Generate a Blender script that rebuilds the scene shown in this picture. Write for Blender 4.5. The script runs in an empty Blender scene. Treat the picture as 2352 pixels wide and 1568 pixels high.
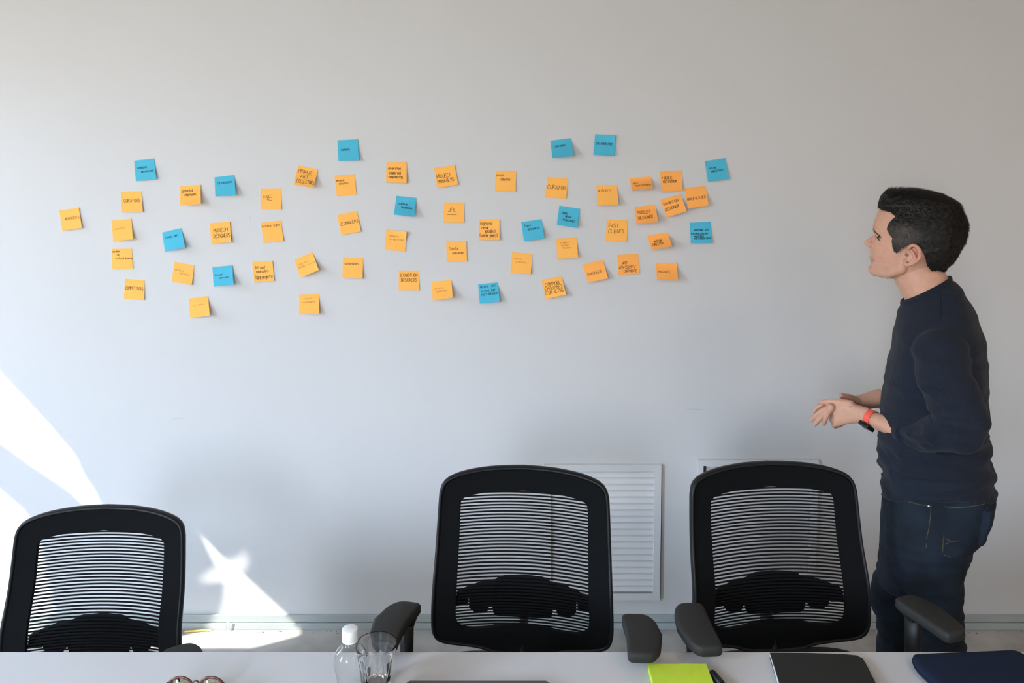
import bpy, bmesh, math, random
import numpy as np
from mathutils import Vector, Matrix, noise
from mathutils.bvhtree import BVHTree
from mathutils.geometry import tessellate_polygon

random.seed(7)
S = bpy.context.scene
COL = S.collection
R = math.radians

# ------------------------------------------------------------------ camera, sky, sun, exposure
FPX = 1829.0                 # focal length in pixels of the 2352 x 1568 frame
PITCH = R(4.0)
CAMZ = 1.815
CY = 360 + FPX * math.tan(PITCH)          # principal row (the photograph was straightened: shifted lens)
WALL_Y = 2.96
cam = bpy.data.cameras.new('camera')
cam.sensor_width = 36.0
cam.lens = 36.0 * FPX / 2352
cam.shift_y = -(784 - CY) / 2352
cam.clip_start = 0.05
camo = bpy.data.objects.new('camera', cam)
COL.objects.link(camo)
camo.location = (0, 0, CAMZ)
camo.rotation_euler = (R(90) - PITCH, 0, 0)
S.camera = camo

w = bpy.data.worlds.new('sky')
S.world = w
w.use_nodes = True
bgn = w.node_tree.nodes['Background']
wn = w.node_tree
wtc = wn.nodes.new('ShaderNodeTexCoord')
wsp = wn.nodes.new('ShaderNodeSeparateXYZ')
wmr = wn.nodes.new('ShaderNodeMapRange')
wmr.interpolation_type = 'SMOOTHSTEP'
wmr.inputs['From Min'].default_value = -0.03
wmr.inputs['From Max'].default_value = 0.38
wmx = wn.nodes.new('ShaderNodeMix')
wmx.data_type = 'RGBA'
wmx.inputs[6].default_value = (0.36, 0.34, 0.30, 1)      # sunlit ground and house fronts outside
wmx.inputs[7].default_value = (0.71, 0.885, 1.12, 1)      # bright hazy sky
wn.links.new(wtc.outputs['Generated'], wsp.inputs[0])
wn.links.new(wsp.outputs['Z'], wmr.inputs['Value'])
wn.links.new(wmr.outputs['Result'], wmx.inputs['Factor'])
wn.links.new(wmx.outputs[2], bgn.inputs[0])
bgn.inputs[1].default_value = 38.0

SUN_D = Vector((1.0, 0.5, -1.1)).normalized()
sun = bpy.data.lights.new('sun', 'SUN')
sun.energy = 13.0
sun.angle = R(0.35)
sun.color = (1.0, 0.95, 0.88)
suno = bpy.data.objects.new('sun', sun)
COL.objects.link(suno)
suno.location = (-6, -1, 6)
suno.rotation_euler = SUN_D.to_track_quat('-Z', 'Y').to_euler()

XL, XR, YB, ZC = -3.2, 3.4, -2.8, 3.05
WIN1 = (1.40, 2.80, 0.85, 2.95)
WIN2 = (-0.95, 0.15, 0.85, 2.95)
FILL_WIN = (-2.1, -0.9, 1.15, 2.70)           # unseen window added behind the camera as fill for the lower wall


def portal(name, y0, y1, z0, z1):
    l = bpy.data.lights.new(name, 'AREA')
    l.shape = 'RECTANGLE'
    l.size = y1 - y0
    l.size_y = z1 - z0
    l.cycles.is_portal = True
    o = bpy.data.objects.new(name, l)
    COL.objects.link(o)
    o.location = (XL - 0.16, (y0 + y1) / 2, (z0 + z1) / 2)
    o.rotation_euler = Vector((1, 0, 0)).to_track_quat('-Z', 'Z').to_euler()
    return o


portal('window_portal', *WIN2)
o3 = portal('window_portal', *FILL_WIN)
o3.location = ((FILL_WIN[0] + FILL_WIN[1]) / 2, YB - .16, (FILL_WIN[2] + FILL_WIN[3]) / 2)
o3.rotation_euler = Vector((0, 1, 0)).to_track_quat('-Z', 'Z').to_euler()
portal('window_portal', *WIN1)

# unseen warm lamps added under the ceiling to warm the wall tone
for (lx, ly, pw) in ((2.2, 0.6, 14.0), (1.6, -1.2, 20.0), (-1.2, -1.2, 20.0)):
    l = bpy.data.lights.new('warm_fill_lamp', 'AREA')
    l.shape = 'DISK'
    l.size = 0.5
    l.energy = pw
    l.color = (1.0, 0.80, 0.62)
    o = bpy.data.objects.new('warm_fill_lamp', l)
    COL.objects.link(o)
    o.location = (lx, ly, ZC - 0.06)

S.view_settings.view_transform = 'Standard'
S.view_settings.look = 'None'
S.view_settings.gamma = 1.0
S.view_settings.use_curve_mapping = False
S.view_settings.exposure = 0.0
S.cycles.use_denoising = True
S.cycles.max_bounces = 10
S.cycles.diffuse_bounces = 6
S.cycles.transmission_bounces = 10
S.cycles.transparent_max_bounces = 8
S.cycles.sample_clamp_indirect = 6.0

# ------------------------------------------------------------------ helpers
FW = Vector((0, math.cos(PITCH), -math.sin(PITCH)))
UP = Vector((0, math.sin(PITCH), math.cos(PITCH)))
RT = Vector((1, 0, 0))
CAM = Vector((0, 0, CAMZ))


def ray(px, py):
    return FW + RT * ((px - 1176) / FPX) - UP * ((py - CY) / FPX)


def at(px, py, Y):
    d = ray(px, py)
    return CAM + d * (Y / d.y)


def atz(px, py, z):
    d = ray(px, py)
    return CAM + d * ((z - CAMZ) / d.z)


def project(p):
    q = Vector(p) - CAM
    zf = q.dot(FW)
    return 1176 + FPX * q.x / zf, CY - FPX * q.dot(UP) / zf


def mat(name, color, rough=0.5, spec=0.5, metal=0.0, bump=None, vary=None, attr=None, sss=0.0, **kw):
    """procedural principled material; bump = (scale, strength, stretch), vary = (scale, amount)"""
    m = bpy.data.materials.new(name)
    m.use_nodes = True
    nt = m.node_tree
    b = nt.nodes['Principled BSDF']
    c4 = (*color, 1)
    b.inputs['Base Color'].default_value = c4
    b.inputs['Roughness'].default_value = rough
    b.inputs['Specular IOR Level'].default_value = spec
    b.inputs['Metallic'].default_value = metal
    tc = nt.nodes.new('ShaderNodeTexCoord')
    src = None
    if attr:
        a = nt.nodes.new('ShaderNodeAttribute')
        a.attribute_name = attr
        src = a.outputs['Color']
    if vary:
        n = nt.nodes.new('ShaderNodeTexNoise')
        n.inputs['Scale'].default_value = vary[0]
        n.inputs['Detail'].default_value = 5
        nt.links.new(tc.outputs['Object'], n.inputs['Vector'])
        r = nt.nodes.new('ShaderNodeMapRange')
        r.inputs['From Min'].default_value = 0.3
        r.inputs['From Max'].default_value = 0.7
        r.inputs['To Min'].default_value = 1 - vary[1]
        r.inputs['To Max'].default_value = 1 + vary[1]
        nt.links.new(n.outputs['Fac'], r.inputs['Value'])
        mx = nt.nodes.new('ShaderNodeMix')
        mx.data_type = 'RGBA'
        mx.blend_type = 'MULTIPLY'
        mx.inputs['Factor'].default_value = 1
        mx.inputs[6].default_value = c4
        if src:
            nt.links.new(src, mx.inputs[6])
        nt.links.new(r.outputs['Result'], mx.inputs[7])
        src = mx.outputs[2]
    if src:
        nt.links.new(src, b.inputs['Base Color'])
    if bump:
        n = nt.nodes.new('ShaderNodeTexNoise')
        n.inputs['Scale'].default_value = bump[0]
        n.inputs['Detail'].default_value = 3
        mp = nt.nodes.new('ShaderNodeMapping')
        if len(bump) > 2:
            mp.inputs['Scale'].default_value = bump[2]
        nt.links.new(tc.outputs['Object'], mp.inputs['Vector'])
        nt.links.new(mp.outputs['Vector'], n.inputs['Vector'])
        bp = nt.nodes.new('ShaderNodeBump')
        bp.inputs['Strength'].default_value = bump[1]
        bp.inputs['Distance'].default_value = 0.002
        nt.links.new(n.outputs['Fac'], bp.inputs['Height'])
        nt.links.new(bp.outputs['Normal'], b.inputs['Normal'])
    if sss:
        b.inputs['Subsurface Weight'].default_value = sss
        b.inputs['Subsurface Radius'].default_value = (1.0, 0.35, 0.2)
        b.inputs['Subsurface Scale'].default_value = 0.006
    for k, v in kw.items():
        b.inputs[k].default_value = v
    return m


def link(o, parent=None):
    COL.objects.link(o)
    if parent:
        o.parent = parent
    return o


def mk(name, verts, faces, m=None, parent=None, smooth=False, loc=None):
    me = bpy.data.meshes.new(name)
    me.from_pydata([tuple(v) for v in verts], [], [tuple(f) for f in faces])
    me.validate()
    me.update()
    if smooth:
        me.shade_smooth()
    if m:
        me.materials.append(m)
    o = bpy.data.objects.new(name, me)
    if loc is not None:
        o.location = loc
    return link(o, parent)


def bm_obj(name, bm, m=None, parent=None, smooth=False, loc=None):
    bmesh.ops.recalc_face_normals(bm, faces=bm.faces)
    me = bpy.data.meshes.new(name)
    bm.to_mesh(me)
    bm.free()
    if smooth:
        me.shade_smooth()
    if m:
        me.materials.append(m)
    o = bpy.data.objects.new(name, me)
    if loc is not None:
        o.location = loc
    return link(o, parent)


def tag(o, label=None, cat=None, group=None, kind=None):
    if label:
        o['label'] = label
    if cat:
        o['category'] = cat
    if group:
        o['group'] = group
    if kind:
        o['kind'] = kind
    return o


def empty(name, loc, rz=0.0):
    o = bpy.data.objects.new(name, None)
    o.empty_display_size = 0.1
    o.location = loc
    o.rotation_euler = (0, 0, rz)
    return link(o)


def box_bm(x0, x1, y0, y1, z0, z1, bev=0.0, seg=2, bm=None):
    own = bm is None
    bm = bm or bmesh.new()
    vs = [bm.verts.new((x, y, z)) for z in (z0, z1) for y in (y0, y1) for x in (x0, x1)]
    fs = [bm.faces.new([vs[i] for i in f]) for f in ((0, 2, 3, 1), (4, 5, 7, 6), (0, 1, 5, 4), (2, 6, 7, 3), (0, 4, 6, 2), (1, 3, 7, 5))]
    if bev and own:
        bmesh.ops.bevel(bm, geom=list(bm.edges), offset=bev, segments=seg, profile=0.5, affect='EDGES')
    return bm


def box(name, b, m, parent=None, bev=0.0, seg=2, smooth=False):
    return bm_obj(name, box_bm(*b, bev=bev, seg=seg), m, parent, smooth)


def frames(pts):
    pts = [Vector(p) for p in pts]
    n = len(pts)
    ts = []
    for i in range(n):
        t = pts[min(i + 1, n - 1)] - pts[max(i - 1, 0)]
        ts.append(t.normalized() if t.length > 1e-9 else Vector((0, 0, 1)))
    ref = Vector((0, 0, 1)) if abs(ts[0].z) < 0.9 else Vector((1, 0, 0))
    u = ts[0].cross(ref).normalized()
    out = []
    for t in ts:
        u = (u - t * u.dot(t)).normalized()
        out.append((u, t.cross(u)))
    return pts, out


def tube(pts, radii, n=10):
    """closed tube; radii: number or list of r or (ru, rv)"""
    pts, fr = frames(pts)
    if not isinstance(radii, (list, tuple)):
        radii = [radii] * len(pts)
    V, F = [], []
    for p, (u, v), r in zip(pts, fr, radii):
        ru, rv = r if isinstance(r, (list, tuple)) else (r, r)
        for k in range(n):
            a = 2 * math.pi * k / n
            V.append(p + u * (ru * math.cos(a)) + v * (rv * math.sin(a)))
    m = len(pts)
    for i in range(m - 1):
        for k in range(n):
            F.append((i * n + k, i * n + (k + 1) % n, (i + 1) * n + (k + 1) % n, (i + 1) * n + k))
    F.append(tuple(range(n - 1, -1, -1)))
    F.append(tuple(range((m - 1) * n, m * n)))
    return V, F


def loft(rings, closed=True):
    n = len(rings[0])
    V = [p for r in rings for p in r]
    F = []
    for i in range(len(rings) - 1):
        for k in range(n):
            F.append((i * n + k, i * n + (k + 1) % n, (i + 1) * n + (k + 1) % n, (i + 1) * n + k))
    if closed:
        F.append(tuple(range(n - 1, -1, -1)))
        F.append(tuple(range((len(rings) - 1) * n, len(rings) * n)))
    return V, F


def ball(c, r, nu=14, nv=8, axes=None):
    """closed ellipsoid; r number or (rx, ry, rz) along axes"""
    rx, ry, rz = r if isinstance(r, (list, tuple)) else (r, r, r)
    ax = axes or (Vector((1, 0, 0)), Vector((0, 1, 0)), Vector((0, 0, 1)))
    c = Vector(c)
    V = [c + ax[2] * rz]
    for j in range(1, nv):
        t = math.pi * j / nv
        for k in range(nu):
            a = 2 * math.pi * k / nu
            V.append(c + ax[0] * (rx * math.sin(t) * math.cos(a)) + ax[1] * (ry * math.sin(t) * math.sin(a)) + ax[2] * (rz * math.cos(t)))
    V.append(c - ax[2] * rz)
    F = [(0, 1 + k, 1 + (k + 1) % nu) for k in range(nu)]
    for j in range(nv - 2):
        for k in range(nu):
            F.append((1 + j * nu + k, 1 + (j + 1) * nu + k, 1 + (j + 1) * nu + (k + 1) % nu, 1 + j * nu + (k + 1) % nu))
    L = len(V) - 1
    b = 1 + (nv - 2) * nu
    F += [(L, b + (k + 1) % nu, b + k) for k in range(nu)]
    return V, F


def chain(pts, radii, n=14):
    """limb: balls at the joints and tapered tubes between"""
    out = []
    for p, r in zip(pts, radii):
        out.append(ball(p, r, n, n // 2 + 1))
    for i in range(len(pts) - 1):
        out.append(tube([pts[i], pts[i + 1]], [radii[i], radii[i + 1]], n))
    return out


def join(parts):
    V, F = [], []
    for v, f in parts:
        o = len(V)
        V += list(v)
        F += [tuple(i + o for i in q) for q in f]
    return V, F


def fuse(parts, voxel, smooth=4, lam=0.5):
    """union of closed shells as one continuous surface"""
    V, F = join(parts)
    me = bpy.data.meshes.new('tmp')
    me.from_pydata([tuple(v) for v in V], [], F)
    me.update()
    o = bpy.data.objects.new('tmp', me)
    COL.objects.link(o)
    md = o.modifiers.new('r', 'REMESH')
    md.mode = 'VOXEL'
    md.voxel_size = voxel
    dg = bpy.context.evaluated_depsgraph_get()
    ev = o.evaluated_get(dg)
    out = bpy.data.meshes.new_from_object(ev)
    bpy.data.objects.remove(o)
    nv = len(out.vertices)
    co = np.empty(nv * 3, dtype=np.float64)
    out.vertices.foreach_get('co', co)
    co = co.reshape(-1, 3)
    ed = np.empty(len(out.edges) * 2, dtype=np.int64)
    out.edges.foreach_get('vertices', ed)
    ed = ed.reshape(-1, 2)
    deg = np.bincount(ed.ravel(), minlength=nv).astype(float)[:, None]
    for it in range(smooth):
        for l in (lam, -lam * 1.04):
            s = np.zeros_like(co)
            for k in range(3):
                s[:, k] = np.bincount(ed[:, 0], co[ed[:, 1], k], nv) + np.bincount(ed[:, 1], co[ed[:, 0], k], nv)
            co += l * (s / deg - co)
    out.vertices.foreach_set('co', co.ravel())
    out.update()
    return out, co


def mesh_obj(name, me, m, parent=None, smooth=True):
    me.name = name
    me.materials.clear()
    me.materials.append(m)
    if smooth:
        me.shade_smooth()
    return link(bpy.data.objects.new(name, me), parent)


def ribbon(polys, width, off_n):
    """flat strokes; polys = list of (points, normals)"""
    V, F = [], []
    for pts, nor in polys:
        base = len(V)
        for i, p in enumerate(pts):
            t = (pts[min(i + 1, len(pts) - 1)] - pts[max(i - 1, 0)])
            if t.length < 1e-9:
                t = Vector((1, 0, 0))
            t.normalize()
            s = t.cross(nor[i]).normalized() * (width / 2)
            q = p + nor[i] * off_n
            V += [q - s, q + s]
        for i in range(len(pts) - 1):
            F.append((base + 2 * i, base + 2 * i + 1, base + 2 * i + 3, base + 2 * i + 2))
    return V, F


def catmull(p, n=6, closed=False):
    out = []
    m = len(p)
    for i in range(m if closed else m - 1):
        g = (lambda k: p[k % m]) if closed else (lambda k: p[max(0, min(m - 1, k))])
        p0, p1, p2, p3 = g(i - 1), g(i), g(i + 1), g(i + 2)
        for j in range(n):
            t = j / n
            out.append(tuple(0.5 * (2 * b + (c - a) * t + (2 * a - 5 * b + 4 * c - d) * t * t + (3 * b - a - 3 * c + d) * t ** 3)
                             for a, b, c, d in zip(p0, p1, p2, p3)))
    if not closed:
        out.append(tuple(p[-1]))
    return out


# ------------------------------------------------------------------ materials
M = {}
M['wall'] = mat('white_wall_paint', (0.60, 0.605, 0.61), 0.55, 0.35, bump=(220, 0.06), vary=(1.3, 0.012))
M['ceiling'] = mat('ceiling_paint', (0.26, 0.245, 0.225), 0.9, 0.2)
M['wall_warm'] = mat('warm_wall_paint', (0.55, 0.47, 0.40), 0.8, 0.2)
M['floor'] = mat('grey_concrete', (0.36, 0.345, 0.32), 0.7, 0.3, bump=(40, 0.2), vary=(6, 0.28))
M['base'] = mat('grey_green_baseboard', (0.36, 0.40, 0.395), 0.5, 0.4, vary=(5, 0.05))
M['vent'] = mat('white_vent_enamel', (0.63, 0.64, 0.645), 0.4, 0.4)
M['dark'] = mat('near_black', (0.02, 0.02, 0.022), 0.8, 0.2)
M['table'] = mat('white_laminate', (0.53, 0.535, 0.545), 0.28, 0.5, vary=(2, 0.01))
M['table_edge'] = mat('white_edge_band', (0.68, 0.68, 0.68), 0.35, 0.5)
M['steel'] = mat('brushed_steel', (0.55, 0.55, 0.55), 0.35, 0.5, 1.0)
M['orange'] = mat('orange_paper', (1.0, 0.49, 0.105), 0.75, 0.25, vary=(14, 0.025))
M['orange_deep'] = mat('deep_orange_paper', (1.0, 0.43, 0.10), 0.75, 0.25, vary=(14, 0.025))
M['blue'] = mat('blue_paper', (0.075, 0.47, 0.66), 0.75, 0.25, vary=(14, 0.03))
M['ink'] = mat('black_marker_ink', (0.18, 0.07, 0.017), 0.6, 0.3)
M['ink_blue'] = mat('marker_ink_on_blue', (0.004, 0.025, 0.05), 0.6, 0.3)
M['ink_faint'] = mat('faint_pencil', (0.60, 0.27, 0.06), 0.8, 0.2)
M['plastic'] = mat('black_plastic', (0.006, 0.0065, 0.0075), 0.5, 0.3, bump=(900, 0.08))
M['rim'] = mat('black_gloss_plastic', (0.007, 0.008, 0.0095), 0.45, 0.25)
M['mesh'] = mat('black_knit_mesh', (0.0045, 0.0052, 0.0062), 0.9, 0.12, bump=(700, 0.5, (1, 1, 6)))
M['pad'] = mat('charcoal_armrest_foam', (0.019, 0.019, 0.018), 0.65, 0.3, bump=(1100, 0.15))
M['seat'] = mat('charcoal_seat_fabric', (0.022, 0.022, 0.025), 0.9, 0.2, bump=(700, 0.5))

# ------------------------------------------------------------------ the room
floor = tag(mk('floor', [(XL, YB, 0), (XR, YB, 0), (XR, WALL_Y, 0), (XL, WALL_Y, 0)], [(0, 1, 2, 3)], M['floor']), kind='structure')
ceil_ = tag(box('ceiling', (XL - .2, XR + .2, YB - .2, WALL_Y + .2, ZC, ZC + .1), M['ceiling']), kind='structure')

# back wall, with the two vent recesses cut out
VENTS = []
for (l, r_, t, b) in ((1250, 1514, 1064, 1374), (1602, 1870, 1053, 1366)):
    p, q = at(l, t, WALL_Y), at(r_, b, WALL_Y)
    VENTS.append((p.x, q.x, q.z, p.z))
bm = bmesh.new()
xs = [XL - .15, VENTS[0][0] + .02, VENTS[0][1] - .02, VENTS[1][0] + .02, VENTS[1][1] - .02, XR + .15]
for i in range(5):
    if i % 2 == 0:
        box_bm(xs[i], xs[i + 1], WALL_Y, WALL_Y + .15, 0, ZC, bm=bm)
    else:
        v = VENTS[i // 2]
        box_bm(xs[i], xs[i + 1], WALL_Y, WALL_Y + .15, 0, v[2] + .02, bm=bm)
        box_bm(xs[i], xs[i + 1], WALL_Y, WALL_Y + .15, v[3] - .02, ZC, bm=bm)
        box_bm(xs[i], xs[i + 1], WALL_Y + .10, WALL_Y + .15, v[2] + .02, v[3] - .02, bm=bm)
wall = tag(bm_obj('wall_back', bm, M['wall']), kind='structure')
# faint scuffs on the paint
sc = []
for poly in (((396, 962), (408, 960.5), (421, 961)), ((1578, 940), (1597, 939), (1617, 941)), ((572, 490), (575, 502), (577, 512))):
    pts = [at(x, y, WALL_Y) for x, y in poly]
    sc.append((pts, [Vector((0, -1, 0))] * 3))
v, f = ribbon(sc, 0.0013, 0.0003)
mk('scuff', v, f, mat('scuff_grey', (0.45, 0.45, 0.46), 0.8, 0.2), wall)

# side wall with the two windows
bm = bmesh.new()
x0, x1 = XL - .15, XL
ys = [YB, WIN2[0], WIN2[1], WIN1[0], WIN1[1], WALL_Y]
for i in range(5):
    if i % 2 == 0:
        box_bm(x0, x1, ys[i], ys[i + 1], 0, ZC, bm=bm)
    else:
        W = WIN2 if i == 1 else WIN1
        box_bm(x0, x1, ys[i], ys[i + 1], 0, W[2], bm=bm)
        box_bm(x0, x1, ys[i], ys[i + 1], W[3], ZC, bm=bm)
tag(bm_obj('wall_left', bm, M['wall']), kind='structure')
tag(box('wall_right', (XR, XR + .15, YB, WALL_Y, 0, ZC), M['wall_warm']), kind='structure')
bm = bmesh.new()
for q in ((XL - .15, FILL_WIN[0], 0, ZC), (FILL_WIN[1], XR + .15, 0, ZC), (FILL_WIN[0], FILL_WIN[1], 0, FILL_WIN[2]), (FILL_WIN[0], FILL_WIN[1], FILL_WIN[3], ZC)):
    box_bm(q[0], q[1], YB - .15, YB, q[2], q[3], bm=bm)
tag(bm_obj('wall_front', bm, M['wall']), kind='structure')
for nm, W in (('window_1', WIN1), ('window_2', WIN2)):
    bm = bmesh.new()
    t = .04
    for (a, b, c, d) in ((W[0], W[1], W[2], W[2] + t), (W[0], W[1], W[3] - t, W[3]), (W[0], W[0] + t, W[2], W[3]), (W[1] - t, W[1], W[2], W[3])):
        box_bm(XL - .12, XL - .06, a, b, c, d, bm=bm)
    tag(bm_obj(nm, bm, M['steel']), kind='structure')
bm = bmesh.new()
for (a, b, c, d) in ((FILL_WIN[0], FILL_WIN[1], FILL_WIN[2], FILL_WIN[2] + t), (FILL_WIN[0], FILL_WIN[1], FILL_WIN[3] - t, FILL_WIN[3]), (FILL_WIN[0], FILL_WIN[0] + t, FILL_WIN[2], FILL_WIN[3]), (FILL_WIN[1] - t, FILL_WIN[1], FILL_WIN[2], FILL_WIN[3])):
    box_bm(a, b, YB - .12, YB - .06, c, d, bm=bm)
tag(bm_obj('fill_window', bm, M['steel']), kind='structure')  # frame of the added fill window

# baseboard: tall board over a low ledge
tag(box('baseboard_back', (XL, XR, WALL_Y - .011, WALL_Y, .0275, .056), M['base'], bev=.0015), kind='structure')
tag(box('baseboard_lower', (XL, XR, WALL_Y - .017, WALL_Y, 0, .0255), M['base'], bev=.002), kind='structure')
bm = bmesh.new()
for k in range(70):
    cx = random.uniform(-1.0, -0.1) if k < 40 else random.uniform(-.1, 2.0)
    cy = WALL_Y - random.uniform(.022, .05)
    s = random.uniform(.0015, .005)
    vs = [bm.verts.new((cx + s * random.uniform(.5, 1.6) * math.cos(a), cy + s * .6 * math.sin(a), .0006)) for a in (0, 1.1, 2.2, 3.3, 4.4, 5.5)]
    bm.faces.new(vs)
tag(bm_obj('paint_speck', bm, mat('dark_paint_flecks', (.05, .05, .05), .7, .3), floor), kind='stuff')

# vents
def vent(V, label, n, dark_corner):
    x0, x1, z0, z1 = V
    root = empty('air_vent', ((x0 + x1) / 2, WALL_Y, z0))
    L = root.location
    fw = .026
    def lb(a, b, c, d, e, g):
        return (a - L.x, b - L.x, c - L.y, d - L.y, e - L.z, g - L.z)
    y = WALL_Y
    bm = bmesh.new()
    for q in ((x0, x1, z0, z0 + fw), (x0, x1, z1 - fw, z1), (x0, x0 + fw, z0 + fw, z1 - fw), (x1 - fw, x1, z0 + fw, z1 - fw)):
        box_bm(*lb(q[0], q[1], y - .014, y - .002, q[2], q[3]), bm=bm)
    fr = bm_obj('frame', bm, M['vent'], root)
    box('backing', lb(x0 + .02, x1 - .02, y + .055, y + .06, z0 + .02, z1 - .02), M['dark'], root)
    # dark strip along the right side, laid on the wall face
    box('side_strip', lb(x1, x1 + .0045, y - .003, y - .0005, z0, z1 - .004), M['dark'], root)
    zt, zb = z1 - fw - .0012, z0 + fw + .004
    p = (zt - zb) / n
    me = None
    for k in range(n):
        zc = zt - p * (k + .5)
        if me is None:
            hx = (x1 - x0) / 2 - fw
            prof = [(-.0115, -p * .455), (-.0100, -p * .49), (-.0005, p * .50), (.0010, p * .53)]
            bmm = bmesh.new()
            rows = [[bmm.verts.new((sx * hx, a, b)) for a, b in prof] for sx in (-1, 1)]
            for i in range(4):
                j = (i + 1) % 4
                bmm.faces.new((rows[0][i], rows[0][j], rows[1][j], rows[1][i]))
            bmm.faces.new(rows[0]); bmm.faces.new(rows[1])
            o = bm_obj('slat', bmm, M['vent'], root)
            me = o.data
        else:
            o = link(bpy.data.objects.new('slat', me), root)
        o.location = (0, .004, zc - L.z)
    if dark_corner:
        box('corner_shade', lb(x0 + fw - .006, x0 + fw + .004, y - .0145, y - .0139, z1 - fw - .06, z1 - fw + .003), M['dark'], root)  # dark patch on the frame stands in for the shaded opening
    tag(root, label, 'vent', 'louvred air vents low on the wall')

vent(VENTS[0], 'white louvred air vent showing behind the middle office chair', 19, False)
vent(VENTS[1], 'white louvred air vent almost hidden by the office chair near the man', 19, True)

# unseen sheet added inside the side window, holes shaped to cast the sun patches
K = SUN_D
def to_sun_mask(px, py, X=XL + .10):
    P = at(px, py, WALL_Y)
    t = (P.x - X) / K.x
    q = P - K * t
    return Vector((X, q.y, q.z))
holes = [
    [(-170, 700), (0, 850), (100, 957), (176, 1046), (187, 1075), (200, 1100), (214, 1115), (235, 1160), (262, 1215), (190, 1158), (150, 1122), (60, 1062), (0, 1018), (-170, 905)],
    [(-170, 960), (0, 1120), (60, 1172), (92, 1235), (112, 1330), (132, 1440), (140, 1560), (-170, 1560)],
    [(462, 1226), (498, 1262), (524, 1288), (548, 1282), (574, 1262), (566, 1300), (556, 1313), (612, 1365), (692, 1440), (760, 1505), (760, 1600), (492, 1600), (503, 1440), (515, 1380), (517, 1338), (503, 1333), (455, 1338), (482, 1314), (498, 1303), (484, 1280)],
]
hp = [[to_sun_mask(*q) for q in h] for h in holes]
Xc = XL + .10
outer = [Vector((Xc, WIN1[0] - .3, .5)), Vector((Xc, WALL_Y - .03, .5)), Vector((Xc, WALL_Y - .03, ZC - .08)), Vector((Xc, WIN1[0] - .3, ZC - .08))]
loops = [outer] + hp
tri = tessellate_polygon(loops)
flat = [p for l in loops for p in l]
cur = mk('sun_mask', flat, tri, mat('sun_mask_grey', (.5, .5, .5), .95, .1), None)
sm = cur.modifiers.new('s', 'SOLIDIFY'); sm.thickness = .003
tag(cur, 'added grey sheet over the side window, its holes shaping the sun patches', 'sun_mask')

# ------------------------------------------------------------------ stroke lettering (hand writing)
GL = {}
for ln in '''A 02 28 42;14 34|B 02 08 38 47 36 05;36 44 33 02|C 47 28 06 04 12 32 43|D 02 08 28 46 44 22 02|E 48 08 02 42;05 35|F 48 08 02;05 35|G 47 28 06 04 12 32 44 24|H 02 08;42 48;05 45|I 22 28|J 48 43 32 12 03|K 02 08;48 05 42|L 08 02 42|M 02 08 25 48 42|N 02 08 42 48|O 28 06 04 22 44 46 28|P 02 08 38 47 45 05|Q 28 06 04 22 44 46 28;34 52|R 02 08 38 47 36 05;25 42|S 47 38 18 07 16 35 44 33 12 03|T 08 48;28 22|U 08 03 12 32 43 48|V 08 22 48|W 08 12 26 32 48|X 08 42;48 02|Y 08 25 48;25 22|Z 08 48 02 42|a 46 26 05 03 12 32 45;46 43 52|b 08 02;05 26 45 43 22 03|c 45 26 05 03 22 43|d 48 42;45 26 05 03 22 43|e 04 44 35 16 05 03 12 42|f 47 38 27 22;15 45|g 46 26 05 03 23 44;46 41 20 01|h 08 02;05 26 45 42|i 16 13 22|j 36 31 10|k 08 02;46 04 42|l 18 13 22|m 06 02;05 16 25 22;25 36 45 42|n 06 02;05 26 45 42|o 26 05 03 22 43 45 26|p 06 00;05 26 45 43 22 03|r 06 02;05 26 46|s 46 16 05 34 43 22 02|t 28 23 32;06 46|u 06 03 12 32 44;46 42|v 06 22 46|w 06 12 25 32 46|x 06 42;46 02|y 06 23;46 10|z 06 46 02 42|@ 35 24 33 45 26 04 22 42|( 38 16 14 32|) 18 36 34 12|/ 02 48|- 05 35|. 22 23|* 15 26 35 24 15 34 25|& 42 07 28 36 03 12 43|_ 02 92'''.split('|'):
    ch, st = ln[0], ln[2:]
    GL[ch] = [[(int(p[0]), int(p[1]) - 2) for p in s.split()] for s in st.split(';')]


def write_line(text, u0, u1, vb, h, rnd):
    """strokes in sheet coordinates (u to the right, v down, both 0..1)"""
    adv = [2.6 if c in 'Iil.' else 3.0 if c == ' ' else 5.5 for c in text]
    tot = sum(adv) - 1.4
    sx = (u1 - u0) / tot
    sy = h / 6.0
    out, x = [], 0.0
    for c, a in zip(text, adv):
        jx, jy, sl = rnd.uniform(-.35, .35), rnd.uniform(-.35, .35), rnd.uniform(-.05, .12)
        for s in GL.get(c, ()):
            pts = [(x + px + jx + sl * py + rnd.uniform(-.18, .18) - (1.0 if c in 'Iil' else 0), py + jy + rnd.uniform(-.18, .18)) for px, py in s]
            if len(pts) > 3:
                pts = catmull(pts, 3)
            else:
                q = []
                for i in range(len(pts) - 1):
                    for t in (0, .34, .67):
                        q.append(tuple(pts[i][k] + (pts[i + 1][k] - pts[i][k]) * t for k in (0, 1)))
                pts = q + [pts[-1]]
            out.append([(u0 + px * sx, vb - py * sy) for px, py in pts])
        x += a
    return out


NU, NV = 8, 10


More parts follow.
